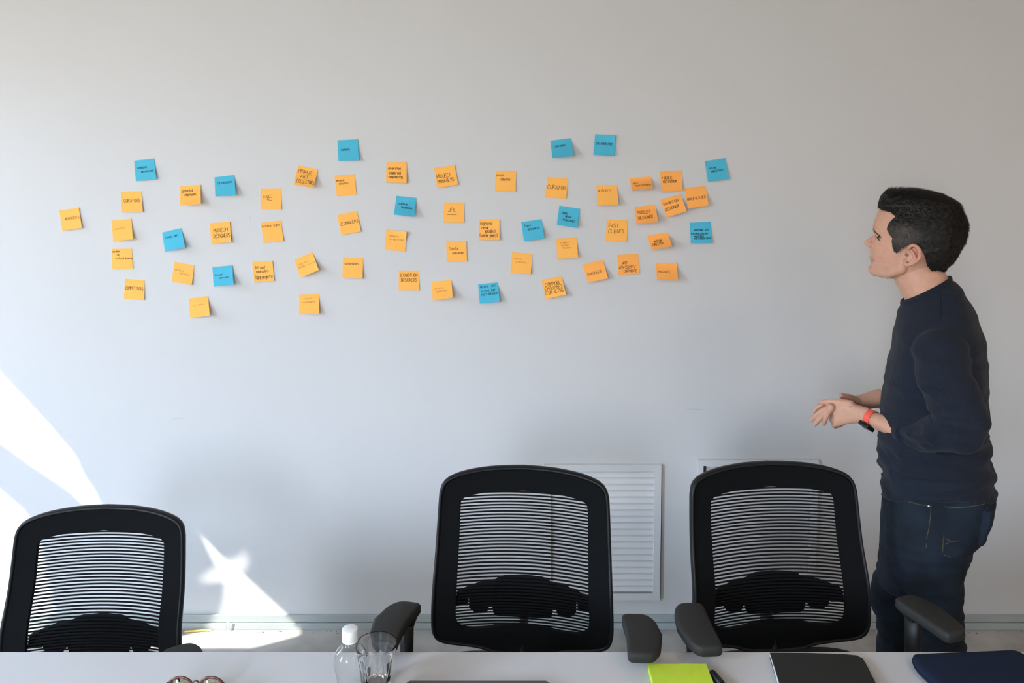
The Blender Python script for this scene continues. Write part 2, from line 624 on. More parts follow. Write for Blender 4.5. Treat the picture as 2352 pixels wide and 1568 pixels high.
def note(col, C, sh, ink, lines, label, corner=0.0, width=None):
    rnd = random.Random(label)
    L = sh / 617.0 * 1.55 + 0.0025
    def P(u, v, extra=0.0):
        x = (C[0][0] * (1 - u) + C[1][0] * u) * (1 - v) + (C[3][0] * (1 - u) + C[2][0] * u) * v
        y = (C[0][1] * (1 - u) + C[1][1] * u) * (1 - v) + (C[3][1] * (1 - u) + C[2][1] * u) * v
        t = max(0.0, (v - .12) / .88)
        lift = 0.0012 + L * (t ** 1.35) * (0.80 + 0.20 * u)
        if corner:                                   # the loose top right corner
            k = max(0.0, u - .62 + (0.42 - v)) if v < .5 else 0
            lift += corner * .28 * k * k
        # curl keeps the sheet's length: where it lifts, it is shorter in the picture already
        return at(x, y, WALL_Y - lift)
    org = P(.5, 0)
    org = Vector((org.x, WALL_Y, org.z))
    V, F = [], []
    for j in range(NV + 1):
        for i in range(NU + 1):
            V.append(P(i / NU, j / NV) - org)
    n0 = len(V)
    for v in V[:n0]:
        V.append(v + Vector((0, .00025, 0)))
    st = NU + 1
    for j in range(NV):
        for i in range(NU):
            a = j * st + i
            F.append((a, a + st, a + st + 1, a + 1))
            F.append((n0 + a, n0 + a + 1, n0 + a + st + 1, n0 + a + st))
    rim = [i for i in range(st)] + [j * st + NU for j in range(1, NV + 1)] + [NV * st + i for i in range(NU - 1, -1, -1)] + [j * st for j in range(NV - 1, 0, -1)]
    for a, b in zip(rim, rim[1:] + rim[:1]):
        F.append((a, b, n0 + b, n0 + a))
    deep = col == 'orange' and any(k in label for k in ('PUBLIC', 'PRODUCT', 'ENGINEER', 'ADVISORY', 'MAGNATE', 'MANUFACTURER,', 'EXHIBITION DESIGNER,', 'MUSEUM DIRECTOR', 'half its height'))
    o = mk('sticky_note', V, F, M['orange_deep' if deep else col], None, True, loc=org)
    o.data.set_sharp_from_angle(angle=R(40))
    tag(o, label, 'sticky note', 'orange sticky notes on the wall' if col == 'orange' else 'blue sticky notes on the wall')
    polys = []
    for (text, u0, u1, vb, h) in lines:
        for s in write_line(text, u0, u1, vb, h, rnd):
            pts, nor = [], []
            for (u, v) in s:
                u = min(max(u, .01), .99); v = min(max(v, .01), .99)
                p = P(u, v)
                du = P(min(u + .02, 1), v) - P(max(u - .02, 0), v)
                dv = P(u, min(v + .02, 1)) - P(u, max(v - .02, 0))
                pts.append(p - org)
                nor.append(dv.cross(du).normalized())
            if nor and nor[0].y > 0:
                nor = [-q for q in nor]
            polys.append((pts, nor))
    if polys:
        big = max(l[4] for l in lines)
        wdt = width or (0.0016 if big >= .15 else 0.00125)
        v, f = ribbon(polys, wdt, 0.0003)
        mk('handwriting', v, f, M[{'k': 'ink_blue' if col == 'blue' else 'ink', 'f': 'ink_faint'}[ink]], o)
    return o


O, B = 'orange', 'blue'
NOTES = [
 (O, ((136,483),(181,477),(188,523),(143,530)), 3, 'k', [('ARCHITECTS',.22,.95,.52,.13)], 'orange sticky note reading ARCHITECTS, farthest left of all the notes', .02),
 (B, ((308,369),(354,364),(359,411),(312,416)), 4, 'k', [('WORKERS',.14,.60,.42,.08),('MOTIVATIONS',.30,.90,.62,.08)], 'blue sticky note with two short lines ending MOTIVATIONS, above the CURATORS note'),
 (O, ((278,440),(325,439),(328,487),(280,487.5)), 2, 'k', [('CURATORS',.12,.90,.52,.15)], 'orange sticky note reading CURATORS in capitals, under a blue note'),
 (O, ((414,428),(460.5,424.5),(461,468),(414,472)), 13, 'k', [('potential',.10,.62,.32,.15),('employees',.22,.78,.52,.14)], 'orange sticky note reading potential employees, curling off the wall', .02),
 (O, ((255.6,506.6),(302,502),(305,549.5),(260,554)), 6, 'f', [('curators',.12,.62,.46,.09)], 'orange sticky note with faint pencil, right under the CURATORS note'),
 (B, ((372.5,534),(416.7,523.5),(425,568),(379,578)), 9, 'k', [('CONSULTANT',.12,.78,.36,.09)], 'blue sticky note reading CONSULTANT, tilted, with one line near its top'),
 (O, ((256.5,571),(302.7,570.6),(305,617),(258.5,618.7)), 0, 'k', [('curator',.04,.40,.18,.10),('@',.24,.36,.35,.12),('cultural museum',.18,.99,.52,.11)], 'orange sticky note reading curator @ cultural museum in small letters'),
 (O, ((401,600.7),(446.6,609),(440,654.4),(394,646.6)), 3, 'f', [('curator @',.06,.50,.42,.09),('museum',.34,.84,.56,.09)], 'orange sticky note with faint pencil, tilted clockwise, left of the blue buyer note'),
 (O, ((287,640),(332,643.7),(331,689),(284.5,685.7)), 1, 'k', [('COMPETITORS',.06,.94,.52,.15)], 'orange sticky note reading COMPETITORS, lowest of the left column'),
 (O, ((433.7,685.4),(478,679.4),(481.3,724),(436.7,731)), 11, 'f', [('artists',.20,.72,.42,.08)], 'orange sticky note almost blank and lifting, lowest note on the left half'),
 (B, ((492.7,407),(538.7,401.7),(540.8,447.6),(494.5,451)), 12, 'k', [('DESIGNERS',.16,.86,.38,.09)], 'blue sticky note reading DESIGNERS, lifting off beside the ME note'),
 (O, ((598.6,433.5),(645,433),(645.7,480.6),(599,480)), 1, 'k', [('ME',.16,.56,.55,.23)], 'orange sticky note reading ME in two large capitals'),
 (O, ((684.8,379.6),(730.7,388.8),(720,431),(674.6,423.6)), 14, 'k', [('PRIVATE',.10,.76,.36,.19),('ART',.24,.62,.60,.17),('COLLECTORS',.10,.98,.86,.18)], 'orange sticky note reading PRIVATE ART COLLECTORS, tilted clockwise'),
 (B, ((775,322),(822,319.6),(824.3,368),(777.5,369.4)), 6, 'k', [('DONORS',.17,.57,.52,.09)], 'blue sticky note reading DONORS, alone at the top left of centre', .012),
 (O, ((768,403),(814,399.5),(818.8,446),(773.8,451)), 0, 'k', [('museum',.06,.46,.30,.10),('directors',.18,.64,.46,.11)], 'orange sticky note reading museum directors, flat on the wall under the DONORS note'),
 (O, ((481.8,512.6),(528,508.8),(531.4,556),(485.5,559.9)), 4, 'k', [('MUSEUM',.16,.84,.46,.17),('DESIGNERS',.14,.96,.74,.18)], 'orange sticky note reading MUSEUM DESIGNERS, under the blue DESIGNERS note', .03),
 (O, ((599,511.7),(645.4,506.3),(651.3,553.4),(605.4,558)), 1, 'k', [('outdoor signs',.03,.90,.24,.12)], 'orange sticky note with one small line along its top, under the ME note'),
 (O, ((773.8,493.9),(819.7,484.5),(829,531.6),(784,539.8)), 2, 'k', [('CO',.08,.34,.56,.17),('MAKERS',.36,.97,.54,.14)], 'orange sticky note reading COMAKERS, tilted anticlockwise'),
 (B, ((487.7,613.8),(534,609),(536,653.6),(491,658.4)), 12, 'k', [('buyer',.12,.50,.46,.10),('motives',.33,.78,.63,.10)], 'blue sticky note reading buyer motives, lowest blue note on the left half', .012),
 (O, ((579,602),(625.8,598.8),(630,644.8),(584,649)), 1, 'k', [('fit out',.10,.62,.36,.16),('contractors',.16,.76,.54,.13),('(large projects)',.08,.94,.84,.18)], 'orange sticky note reading fit out contractors (large projects)', .03),
 (O, ((676,596.8),(717.7,578.8),(732,620),(690.4,637.6)), 11, 'f', [('app for',.14,.64,.38,.10),('artists',.30,.95,.55,.08),('sales',.06,.36,.52,.08)], 'orange sticky note with faint pencil, the most tilted of the notes, curling off the wall'),
 (O, ((787.7,592),(834,592),(832.8,639.7),(786.5,638.3)), 4, 'k', [('conservators',.10,.78,.34,.12)], 'orange sticky note reading conservators in one small line'),
 (O, ((687,676),(732.4,674.5),(733,720.4),(686.5,721.3)), 9, 'f', [('repeat',.24,.64,.26,.08),('customers',.14,.80,.43,.08)], 'orange sticky note with two faint lines, hanging alone below the tilted note'),
 (O, ((887.6,372.3),(934,371.8),(933.9,420.3),(886.3,419)), 5, 'k', [('universities',.10,.72,.36,.12),('commercial',.15,.72,.59,.15),('- engineering',.04,.80,.78,.13)], 'orange sticky note reading universities, commercial, engineering on three lines'),
 (O, ((996.8,385.6),(1044,378.8),(1052.6,424),(1005,432.3)), 2, 'k', [('PROJECT',.06,.72,.53,.18),('MANAGERS',.06,.86,.78,.17)], 'orange sticky note reading PROJECT MANAGERS in bold capitals', .03),
 (O, ((1138.5,391.4),(1185.7,391.9),(1184.4,440.3),(1136.8,438.6)), 1, 'k', [('private',.04,.42,.28,.12),('collectors',.26,.72,.48,.13)], 'orange sticky note reading private collectors in small letters'),
 (B, ((910.6,449.4),(956.5,454.3),(951.4,498),(904.6,492.7)), 15, 'k', [('creative',.15,.60,.44,.11),('businesses',.32,.86,.62,.11)], 'blue sticky note reading creative businesses, lifting off with a wide shadow'),
 (O, ((1019.4,464.7),(1066.5,464.5),(1065.3,512),(1018.6,511)), 1, 'k', [('JPL',.22,.60,.45,.18),('_',.18,.40,.60,.06)], 'orange sticky note reading JPL, underlined'),
 (O, ((1100,504),(1147.5,504),(1147.5,551),(1100,551)), 4, 'k', [('high end',.08,.64,.26,.15),('retail',.14,.46,.46,.12),('specialists',.28,.82,.64,.16),('(interior jewelry)',.04,.90,.86,.18)], 'orange sticky note filled with four lines, high end retail specialists', .03),
 (O, ((887.3,527.4),(934,531.8),(930.6,577),(883.4,573.8)), 1, 'f', [('students',.18,.64,.32,.09),('universities',.20,.90,.48,.10)], 'orange sticky note with faint pencil and a raised top right corner', .10),
 (O, ((1025,554.6),(1071,553.4),(1072.7,600),(1026,601)), 1, 'k', [('Curator',.14,.62,.42,.14),('@',.27,.41,.62,.14),('museums',.42,.84,.62,.10)], 'orange sticky note reading Curator @ museums', .02),
 (O, ((915.7,621),(961.6,621),(962.4,666.7),(915.7,666.7)), 1, 'k', [('EXHIBITION',.11,.92,.32,.16),('DESIGNERS',.12,.90,.56,.16)], 'orange sticky note reading EXHIBITION DESIGNERS on its upper half'),
 (O, ((990.5,648.4),(1036.8,642),(1039.8,683),(994.4,690)), 18, 'f', [('artists',.16,.54,.42,.08),('galleries',.18,.74,.58,.08)], 'orange sticky note with faint pencil, curling far off the wall between two capital-lettered notes'),
 (B, ((1098,652.6),(1143.6,648),(1147.5,692.6),(1102,697.3)), 12, 'k', [('PEOPLE',.10,.50,.22,.10),('WHO',.66,.86,.20,.10),('WISH',.12,.52,.43,.10),('THEY',.62,.84,.42,.10),('MET',.12,.38,.62,.10),('DREAMERS',.46,.96,.60,.10)], 'blue sticky note crowded with three heavy lines of capitals, lowest blue note'),
 (O, ((1176.4,579),(1223,583),(1219,629.7),(1172,625.4)), 4, 'f', [('content',.08,.52,.34,.09),('creators',.22,.72,.49,.09)], 'orange sticky note with faint pencil, straight under the blue event note'),
 (B, ((1197,510),(1243.7,503),(1250.4,547),(1203.4,554)), 10, 'k', [('Event',.13,.44,.29,.12),('DESIGNERS',.27,.84,.48,.09)], 'blue sticky note reading Event DESIGNERS'),
 (B, ((1284.8,472),(1332,479.5),(1325.5,523.6),(1279,515.7)), 9, 'k', [('TRADE',.15,.44,.40,.10),('MEDIA',.36,.66,.55,.10),('MAGAZINES',.26,.84,.74,.10)], 'blue sticky note with three short lines, tilted clockwise, under the CURATOR note', .012),
 (O, ((1277.6,547.6),(1324,545.3),(1328,591.6),(1280,594.3)), 7, 'f', [('students',.18,.64,.26,.09),('and their',.22,.60,.40,.09),('lecturers',.30,.70,.52,.09)], 'orange sticky note with three faint lines, under a blue note'),
 (O, ((1394.3,504.5),(1441.4,506),(1439.3,555),(1390.4,552.5)), 1, 'k', [('PAST',.10,.58,.36,.18),('CLIENTS',.12,.84,.62,.17)], 'orange sticky note reading PAST CLIENTS in capitals'),
 (O, ((1338.5,607),(1384.5,596.3),(1396.7,639),(1350.5,649.3)), 11, 'k', [('ENGINEER',.10,.80,.64,.14)], 'orange sticky note reading ENGINEER, tilted and curling'),
 (O, ((1243.7,643.7),(1290,634),(1300.3,676.4),(1253.7,687)), 10, 'k', [('COMMON',.12,.80,.37,.17),('EMPLOYEES',.08,.92,.58,.17),('(FOR ACTING',.02,.94,.80,.19)], 'orange sticky note with three lines of capitals, COMMON EMPLOYEES, lowest note right of centre'),
 (B, ((1264.3,322.9),(1311.6,316.8),(1317.5,358),(1269,362.7)), 17, 'k', [('CURATORS',.14,.68,.42,.09)], 'blue sticky note with one line, left of the top pair, casting a wide shadow'),
 (B, ((1367,308),(1413.6,310),(1411,358.2),(1363,355)), 6, 'k', [('COLLABORATORS',.08,.88,.50,.10)], 'blue sticky note, highest on the wall, with a raised top right corner', .08),
 (O, ((1257.4,406.3),(1304.7,410),(1300.4,456.8),(1252,453)), 1, 'k', [('CURATOR',.06,.92,.56,.18)], 'orange sticky note reading CURATOR in one capital word, flat on the wall'),
 (O, ((1370,426.8),(1417,424.6),(1420.8,469.7),(1372,471.9)), 12, 'k', [('architects',.08,.68,.30,.14)], 'orange sticky note reading architects in small letters, curling'),
 (O, ((1445.8,409.4),(1494,404.6),(1500.4,432.8),(1452,438)), 18, 'k', [('BEST',.12,.34,.52,.11),('PROFESSIONAL',.18,.96,.72,.12),('_',.03,.16,.96,.10)], 'orange sticky note folded so that only half its height shows'),
 (O, ((1516,394),(1565,391),(1568.3,438),(1519,441)), 4, 'k', [('*',.05,.13,.39,.16),('PUBLIC',.18,.54,.40,.13),('INSTITUTION',.11,.74,.58,.13)], 'orange sticky note reading PUBLIC INSTITUTION after a heavy dot'),
 (B, ((1619,370),(1666.6,362.8),(1674.6,411.6),(1626,417)), 5, 'k', [('native',.14,.46,.42,.10),('INDUSTRIES',.22,.82,.58,.09)], 'blue sticky note farthest right of all, above the orange cluster'),
 (O, ((1572.7,432),(1620,426.7),(1628,471.9),(1580,478.8)), 9, 'k', [('MANUFACTURER',.04,.92,.62,.13)], 'orange sticky note reading MANUFACTURER, right end of the cluster'),
 (O, ((1516,458.8),(1562.5,445),(1578,484.9),(1531.5,499.4)), 12, 'k', [('EXHIBITION',.08,.80,.36,.14),('DESIGNER',.06,.74,.66,.15)], 'orange sticky note reading EXHIBITION DESIGNER, tilted, overlapping the MANUFACTURER note'),
 (O, ((1457,475.5),(1504.8,469.7),(1512,510),(1462,515)), 18, 'k', [('PRODUCT',.10,.72,.44,.17),('DESIGNER',.12,.80,.74,.17)], 'orange sticky note reading PRODUCT DESIGNER, curling off the wall'),
 (O, ((1486.6,540.6),(1533.6,533.7),(1544.5,565.5),(1497.4,574.7)), 20, 'k', [('MUSEUM',.22,.60,.54,.14),('DIRECTOR',.12,.62,.74,.15)], 'orange sticky note reading MUSEUM DIRECTOR, strongly curled, left of the blue four-line note'),
 (B, ((1584.6,511.3),(1632.3,509),(1634.5,558),(1586.8,558.6)), 4, 'k', [('NATIONAL GOV',.20,.88,.42,.09),('local museums',.04,.84,.59,.11),('MINISTRIES',.18,.64,.72,.08),('AND FOUNDATIONS',.16,.98,.82,.09)], 'blue sticky note with four crowded lines, below the orange cluster'),
 (O, ((1418,585),(1465.7,582.5),(1468,628.4),(1419.8,631)), 1, 'k', [('ART',.22,.46,.50,.14),('ADVISORY/',.05,.86,.72,.15),('CORPORATE',.28,.90,.90,.12)], 'orange sticky note reading ART ADVISORY, CORPORATE'),
 (O, ((1506,602.9),(1554,603.5),(1558,643.6),(1509,643)), 17, 'k', [('MAGNATE',.10,.66,.58,.12)], 'orange sticky note reading MAGNATE, lowest note at the right, curling', .02),
]
for nt_ in NOTES:
    note(*nt_)

# ------------------------------------------------------------------ table
TZ = 0.73
TY1 = at(1176, 1497, 1.0)
d_ = ray(1176, 1497)
TY1 = (d_ * ((TZ - CAMZ) / d_.z)).y
TY0 = TY1 - 1.25
troot = empty('conference_table', (0, (TY0 + TY1) / 2, 0))
ty = (TY0 + TY1) / 2
box('tabletop', (-1.20, 2.3, TY0 - ty, TY1 - ty, TZ - .025, TZ), M['table'], troot, bev=.0015, seg=2)
box('edge_band', (-1.198, 2.298, TY1 - ty, TY1 - ty + .0015, TZ - .024, TZ - .001), M['table_edge'], troot)
for sx in (-1.0, 2.0):
    for sy in (-.5, .5):
        box('leg', (sx - .025, sx + .025, sy - .025, sy + .025, 0, TZ - .025), M['steel'], troot, bev=.003)
for sy in (-.5, .5):
    box('rail', (-.975, 1.975, sy - .015, sy + .015, TZ - .075, TZ - .025), M['steel'], troot)
tag(troot, 'long white laminate conference table along the bottom of the picture', 'table')

# ------------------------------------------------------------------ office chairs
OUT = [(0, .985), (.08, .982), (.15, .974), (.196, .962), (.218, .948), (.2265, .925), (.229, .89), (.2325, .80), (.236, .69), (.239, .61), (.237, .57), (.224, .545), (.19, .530), (.12, .514), (.07, .497), (0, .492)]
INN = [(0, .926), (.09, .921), (.145, .914), (.167, .906), (.1745, .888), (.1765, .78), (.178, .67), (.180, .605), (.173, .583), (.147, .572), (.10, .572), (.06, .578), (.03, .581), (0, .582)]


def resample(pts, n):
    pts = [Vector((a, b, 0)) for a, b in pts]
    ls = [0]
    for a, b in zip(pts, pts[1:]):
        ls.append(ls[-1] + (b - a).length)
    out, k = [], 0
    for i in range(n):
        t = ls[-1] * i / (n - 1)
        while k < len(ls) - 2 and ls[k + 1] < t:
            k += 1
        f = (t - ls[k]) / max(1e-9, ls[k + 1] - ls[k])
        out.append(pts[k].lerp(pts[k + 1], f))
    return [(p.x, p.y) for p in out]


def full(half, n=72):
    h = resample(catmull(half, 8), n)
    return h + [(-x, z) for x, z in h[-2:0:-1]]


def back_y(x, z):
    """surface of the backrest: reclined, lumbar bulge, hollow across"""
    return .205 + .08 * max(0, z - .55) / .43 - .022 * math.exp(-((z - .675) / .085) ** 2) + .012 * math.exp(-((z - .50) / .05) ** 2) - .030 * (x / .23) ** 2


def hw_in(z):
    h = resample(catmull(INN, 8), 200)
    r = [x for x, zz in h if abs(zz - z) < .006]
    return max(r) if r else 0


def plate(outline, y_off, thick, m, name, parent, step=.03, bev=0):
    """flat outline bent onto the backrest surface, with thickness"""
    bm = bmesh.new()
    f = bm.faces.new([bm.verts.new((x, 0, z)) for x, z in outline])
    k = -.25
    while k < .25:
        bmesh.ops.bisect_plane(bm, geom=list(bm.verts) + list(bm.edges) + list(bm.faces), plane_co=(k, 0, 0), plane_no=(1, 0, 0))
        k += step
    r = bmesh.ops.extrude_face_region(bm, geom=list(bm.faces))
    top = [g for g in r['geom'] if isinstance(g, bmesh.types.BMVert)]
    ts = set(top)
    for v in bm.verts:
        v.co.y = back_y(v.co.x, v.co.z) + y_off + (thick if v in ts else 0)
    return bm_obj(name, bm, m, parent)


def make_chair():
    root = empty('office_chair', (0, 0, 0))
    oo, ii = full(OUT), full(INN)
    n = len(oo)
    # outer rim: a slim tube that follows the outline
    path = [Vector((x, back_y(x, z) + .004, z)) for x, z in oo]
    V, F = [], []
    for i in range(n):
        t = (path[(i + 1) % n] - path[i - 1]).normalized()
        u = t.cross(Vector((0, 1, 0))).normalized()
        v = u.cross(t)
        for k in range(8):
            a = 2 * math.pi * k / 8
            V.append(path[i] + u * (.0058 * math.cos(a)) + v * (.013 * math.sin(a)))
    for i in range(n):
        j = (i + 1) % n
        for k in range(8):
            F.append((i * 8 + k, i * 8 + (k + 1) % 8, j * 8 + (k + 1) % 8, j * 8 + k))
    mk('back_frame', V, F, M['rim'], root, True)
    # wide knit border between rim and window
    rings = []
    steps = 5
    for s in range(steps + 1):
        f = s / steps
        rings.append([(ox * (1 - f) * .975 + ix * f + ox * 0 if False else ox * .978 * (1 - f) + ix * f, (oz - (oz - .74) * .018) * (1 - f) + iz * f) for (ox, oz), (ix, iz) in zip(oo, ii)])
    V, F = [], []
    for side, off in ((0, -.004), (1, .008)):
        for r in rings:
            for x, z in r:
                V.append((x, back_y(x, z) + off, z))
    m_ = n * (steps + 1)
    for s in range(steps):
        for k in range(n):
            a, b = s * n + k, s * n + (k + 1) % n
            F.append((a, b, b + n, a + n))
            F.append((m_ + a, m_ + a + n, m_ + b + n, m_ + b))
    for k in range(n):
        j = (k + 1) % n
        F.append((k, m_ + k, m_ + j, j))
        a, b = steps * n + k, steps * n + j
        F.append((a, b, m_ + b, m_ + a))
    mk('knit_border', V, F, M['mesh'], root)
    # see-through knit: one thin strand after another
    V, F = [], []
    z = .577
    pitch, hh = .00845, .0037
    while z < .926:
        hx = hw_in(z) + .004
        if hx > .01:
            base = len(V)
            N = 16
            for i in range(N + 1):
                x = -hx + 2 * hx * i / N
                sag = .004 * (1 - (x / .18) ** 2)
                for dz, dy in ((0, 0), (hh, 0), (hh, .002), (0, .002)):
                    zz = z + dz + sag
                    V.append((x, back_y(x, zz) + dy, zz))
            for i in range(N):
                for k in range(4):
                    a, b = base + i * 4 + k, base + i * 4 + (k + 1) % 4
                    F.append((a, b, b + 4, a + 4))
        z += pitch
    tag(mk('mesh_strand', V, F, M['mesh'], root), kind='stuff')
    # lumbar support behind the knit
    hl = [(0, .702), (.05, .700), (.068, .696), (.075, .690), (.12, .683), (.178, .664), (.184, .63), (.149, .628), (.149, .652), (.1455, .652), (.1455, .622), (.134, .610), (.115, .605), (.096, .609), (.090, .626), (.0835, .626), (.079, .602), (.070, .596), (0, .594)]
    plate(hl + [(-x, z) for x, z in hl[-2:0:-1]], .014, .016, M['mesh'], 'lumbar_support', root)
    # spine carrying the back
    v, f = tube([(0, .262, .56), (0, .262, .50), (0, .23, .44), (0, .12, .405), (0, .02, .40)], [(.055, .012), (.055, .014), (.05, .016), (.05, .018), (.06, .02)], 12)
    mk('back_bracket', v, f, M['plastic'], root, True)
    # seat: soft slab with a waterfall front
    rings = []
    for (z, s) in ((.425, .90), (.432, .97), (.45, 1.0), (.478, 1.0), (.492, .975), (.498, .90), (.4995, .6)):
        r = []
        for k in range(40):
            a = 2 * math.pi * k / 40
            c, q = math.cos(a), math.sin(a)
            x = .252 * math.copysign(abs(c) ** .45, c) * s
            y = -.03 + .26 * math.copysign(abs(q) ** .45, q) * s
            r.append((x, y, z - (.02 * max(0, -(y + .15)) / .13)))
        rings.append(r)
    v, f = loft(rings)
    mk('seat', v, f, M['seat'], root, True)
    box('seat_plate', (-.19, .19, -.2, .17, .395, .424), M['plastic'], root, bev=.008)
    v, f = tube([(0, 0, .10), (0, 0, .25), (0, 0, .251), (0, 0, .40)], [.028, .028, .018, .018], 16)
    mk('gas_column', v, f, M['rim'], root, True)
    for k in range(5):
        a = R(90 + 72 * k + 20)
        c, s_ = math.cos(a), math.sin(a)
        v, f = tube([(.02 * c, .02 * s_, .105), (.16 * c, .16 * s_, .095), (.30 * c, .30 * s_, .072)], [(.026, .02), (.022, .016), (.016, .012)], 8)
        mk('base_leg', v, f, M['plastic'], root, True)
        p = Vector((.30 * c, .30 * s_, .028))
        ax = Vector((-s_, c, 0))
        v, f = join([tube([p + ax * a0, p + ax * a1], .027, 14) for a0, a1 in ((-.024, -.005), (.005, .024))] + [tube([p, p + Vector((0, 0, .05))], .008, 8)])
        mk('caster', v, f, M['rim'], root)
    return root


def add_arm(root, back, front, width, thick=.026, bow=.02, post_t=.22):
    """armrest: foam pad between two world points (centre line of its top) on a post"""
    inv = (Matrix.Translation(root.location) @ Matrix.Rotation(root.rotation_euler.z, 4, 'Z')).inverted()
    b, f = inv @ Vector(back), inv @ Vector(front)
    ax = (f - b); Ln = ax.length; ax.normalize()
    sd = ax.cross(Vector((0, 0, 1))).normalized()
    up = sd.cross(ax)
    out = []
    N = 36
    for k in range(N):
        a = 2 * math.pi * k / N
        c, s = math.cos(a), math.sin(a)
        t = (.5 + .5 * math.copysign(abs(c) ** .30, c))
        wv = math.copysign(abs(s) ** .45, s) * width / 2 * (.86 + .14 * math.sin(math.pi * min(1, t * 1.1)))
        out.append((t * Ln, wv + bow * 4 * t * (1 - t)))
    rings = []
    for (dz, ins) in ((-thick, .007), (-thick + .002, .003), (-thick + .006, 0), (-.005, 0), (-.0015, .0025), (0, .008)):
        cx, cy = Ln / 2, bow * .5
        r = []
        for (l, q) in out:
            k = 1 - ins / (width / 2)
            kl = 1 - ins / (Ln / 2)
            p = b + ax * (cx + (l - cx) * kl) + sd * (cy + (q - cy) * k) + up * dz
            r.append(p)
        rings.append(r)
    v, fc = loft(rings)
    pad = mk('armrest_pad', v, fc, M['pad'], root, True)
    pad.data.set_sharp_from_angle(angle=R(50))
    # post from under the pad down beside the seat
    top = b + ax * (Ln * post_t) - up * (thick + .003)
    side = 1 if top.x > 0 else -1
    sx = side * .268
    v, fc = tube([top + up * .004, top - Vector((0, 0, .07)), Vector((top.x * .5 + sx * .5, top.y * .6, .52)), Vector((sx, .02, .44)), Vector((side * .17, .02, .408))],
                 [(.026, .017), (.024, .015), (.024, .014), (.024, .014), (.024, .012)], 12)
    mk('armrest_post', v, fc, M['plastic'], root, True)
    box('armrest_plate', (top.x - .020, top.x + .020, top.y - .024, top.y + .024, top.z - .006, top.z + .003), M['plastic'], root, bev=.002)


proto = make_chair()
G = 'black mesh office chairs along the far side of the table'


def place(root, bx, by, dz, rz, label):
    """(bx, by): where the middle of the backrest stands"""
    c, s = math.cos(rz), math.sin(rz)
    yb = .23
    root.location = (bx + s * yb, by - c * yb, dz)
    root.rotation_euler = (0, 0, rz)
    tag(root, label, 'chair', G)
    return root


def dup(root):
    r = root.copy()
    COL.objects.link(r)
    for ch in list(root.children):
        c = ch.copy()
        COL.objects.link(c)
        c.parent = r
    return r


chairs = [proto, dup(proto), dup(proto)]
place(chairs[0], -1.140, 2.12, -.153, R(1.0), 'black mesh office chair with its back set lowest, beside the patches of sun')
place(chairs[1], .030, 2.10, -.031, R(-5.0), 'black mesh office chair with both armrests showing, behind the green note pad')
place(chairs[2], .716, 2.10, -.019, R(4.0), 'black mesh office chair turned slightly, standing next to the man')
bpy.context.view_layer.update()
for (c, bk, fr, wd, h, bow) in (
    (1, (946, 1379), (884, 1474), .076, .775, .022),
    (1, (1455, 1406), (1472, 1500), .078, .775, -.016),
    (2, (1584, 1381), (1634, 1485), .078, .775, .012),
    (2, (2072, 1366), (2200, 1452), .074, .775, -.010),
    (0, (405, 1480), (425, 1560), .085, .673, -.012),
    (0, (20, 1500), (-10, 1580), .085, .673, .012),
):
    add_arm(chairs[c], atz(*bk, h), atz(*fr, h), wd, bow=bow)
# base on the floor when the seat is set lower: only the upper works come down
for ch in chairs[0].children:
    if ch.name.split('.')[0] in ('base_leg', 'caster'):
        ch.location.z = .153
for c_, dz_ in ((chairs[1], .031), (chairs[2], .019)):
    for ch in c_.children:
        if ch.name.split('.')[0] in ('base_leg', 'caster'):
            ch.location.z = dz_

# ------------------------------------------------------------------ the man
MX, MY = 1.17, 2.29
R0 = math.hypot(MX, MY)
NH = Vector((MX / R0, MY / R0, 0))          # away from the camera
EH = Vector((NH.y, -NH.x, 0))               # to the man's back


def P(px, py, d=0.0):
    r = ray(px, py)
    return CAM + r * ((R0 + d) / r.dot(NH))


def H(x, y, d=0.0):
    return P(1940 + x / 4.9, 400 + y / 4.9, d)


def Z(x, y, d=0.0):                         # the hands
    return P(1840 + x / 9.8, 880 + y / 9.8, d)


def ring(a, b, hw, n=32, e1=2.0, e2=2.0, mid=.5, d0=0.0):
    """section from a (front) to b (back); e1 / e2 squareness front and back, mid where it is widest"""
    c = a.lerp(b, mid)
    out = []
    for k in range(n):
        t = 2 * math.pi * k / n
        cs, sn = math.cos(t), math.sin(t)
        e = e1 if cs > 0 else e2
        q = math.copysign(abs(cs) ** (2 / e), cs)
        w_ = math.copysign(abs(sn) ** (2 / e), sn)
        ax = (a - c) if cs > 0 else (c - b)
        out.append(c + ax * q + NH * (w_ * hw + d0))
    return out


man = empty('person', (MX + .02, MY, 0))
man['label'] = 'man in navy sweater and dark jeans, hands clasped, standing in profile facing the notes'
man['category'] = 'person'
ORG = man.location.copy()
body = []

# head
HR = [(232, 600, 960, .042, 2), (252, 500, 1080, .057, 2), (300, 432, 1180, .068, 2.1), (360, 398, 1245, .0735, 2.1), (420, 374, 1295, .076, 2.1), (500, 342, 1335, .077, 2.15),
      (575, 320, 1348, .077, 2.2), (630, 314, 1346, .076, 2.2), (680, 334, 1338, .0745, 2.2), (720, 330, 1325, .073, 2.15), (770, 318, 1300, .072, 2.1), (820, 302, 1262, .0705, 2.0), (860, 282, 1225, .069, 2.0),
      (905, 284, 1180, .067, 1.95), (945, 296, 1140, .065, 1.9), (985, 312, 1100, .062, 1.9), (1025, 292, 1075, .058, 1.9), (1070, 288, 1050, .053, 1.9), (1105, 304, 1010, .047, 1.9), (1135, 345, 960, .040, 1.9), (1165, 425, 900, .030, 2)]
body.append(loft([ring(H(f, y), H(b, y), w_, 40, e, 2.0, .60) for y, f, b, w_, e in HR]))
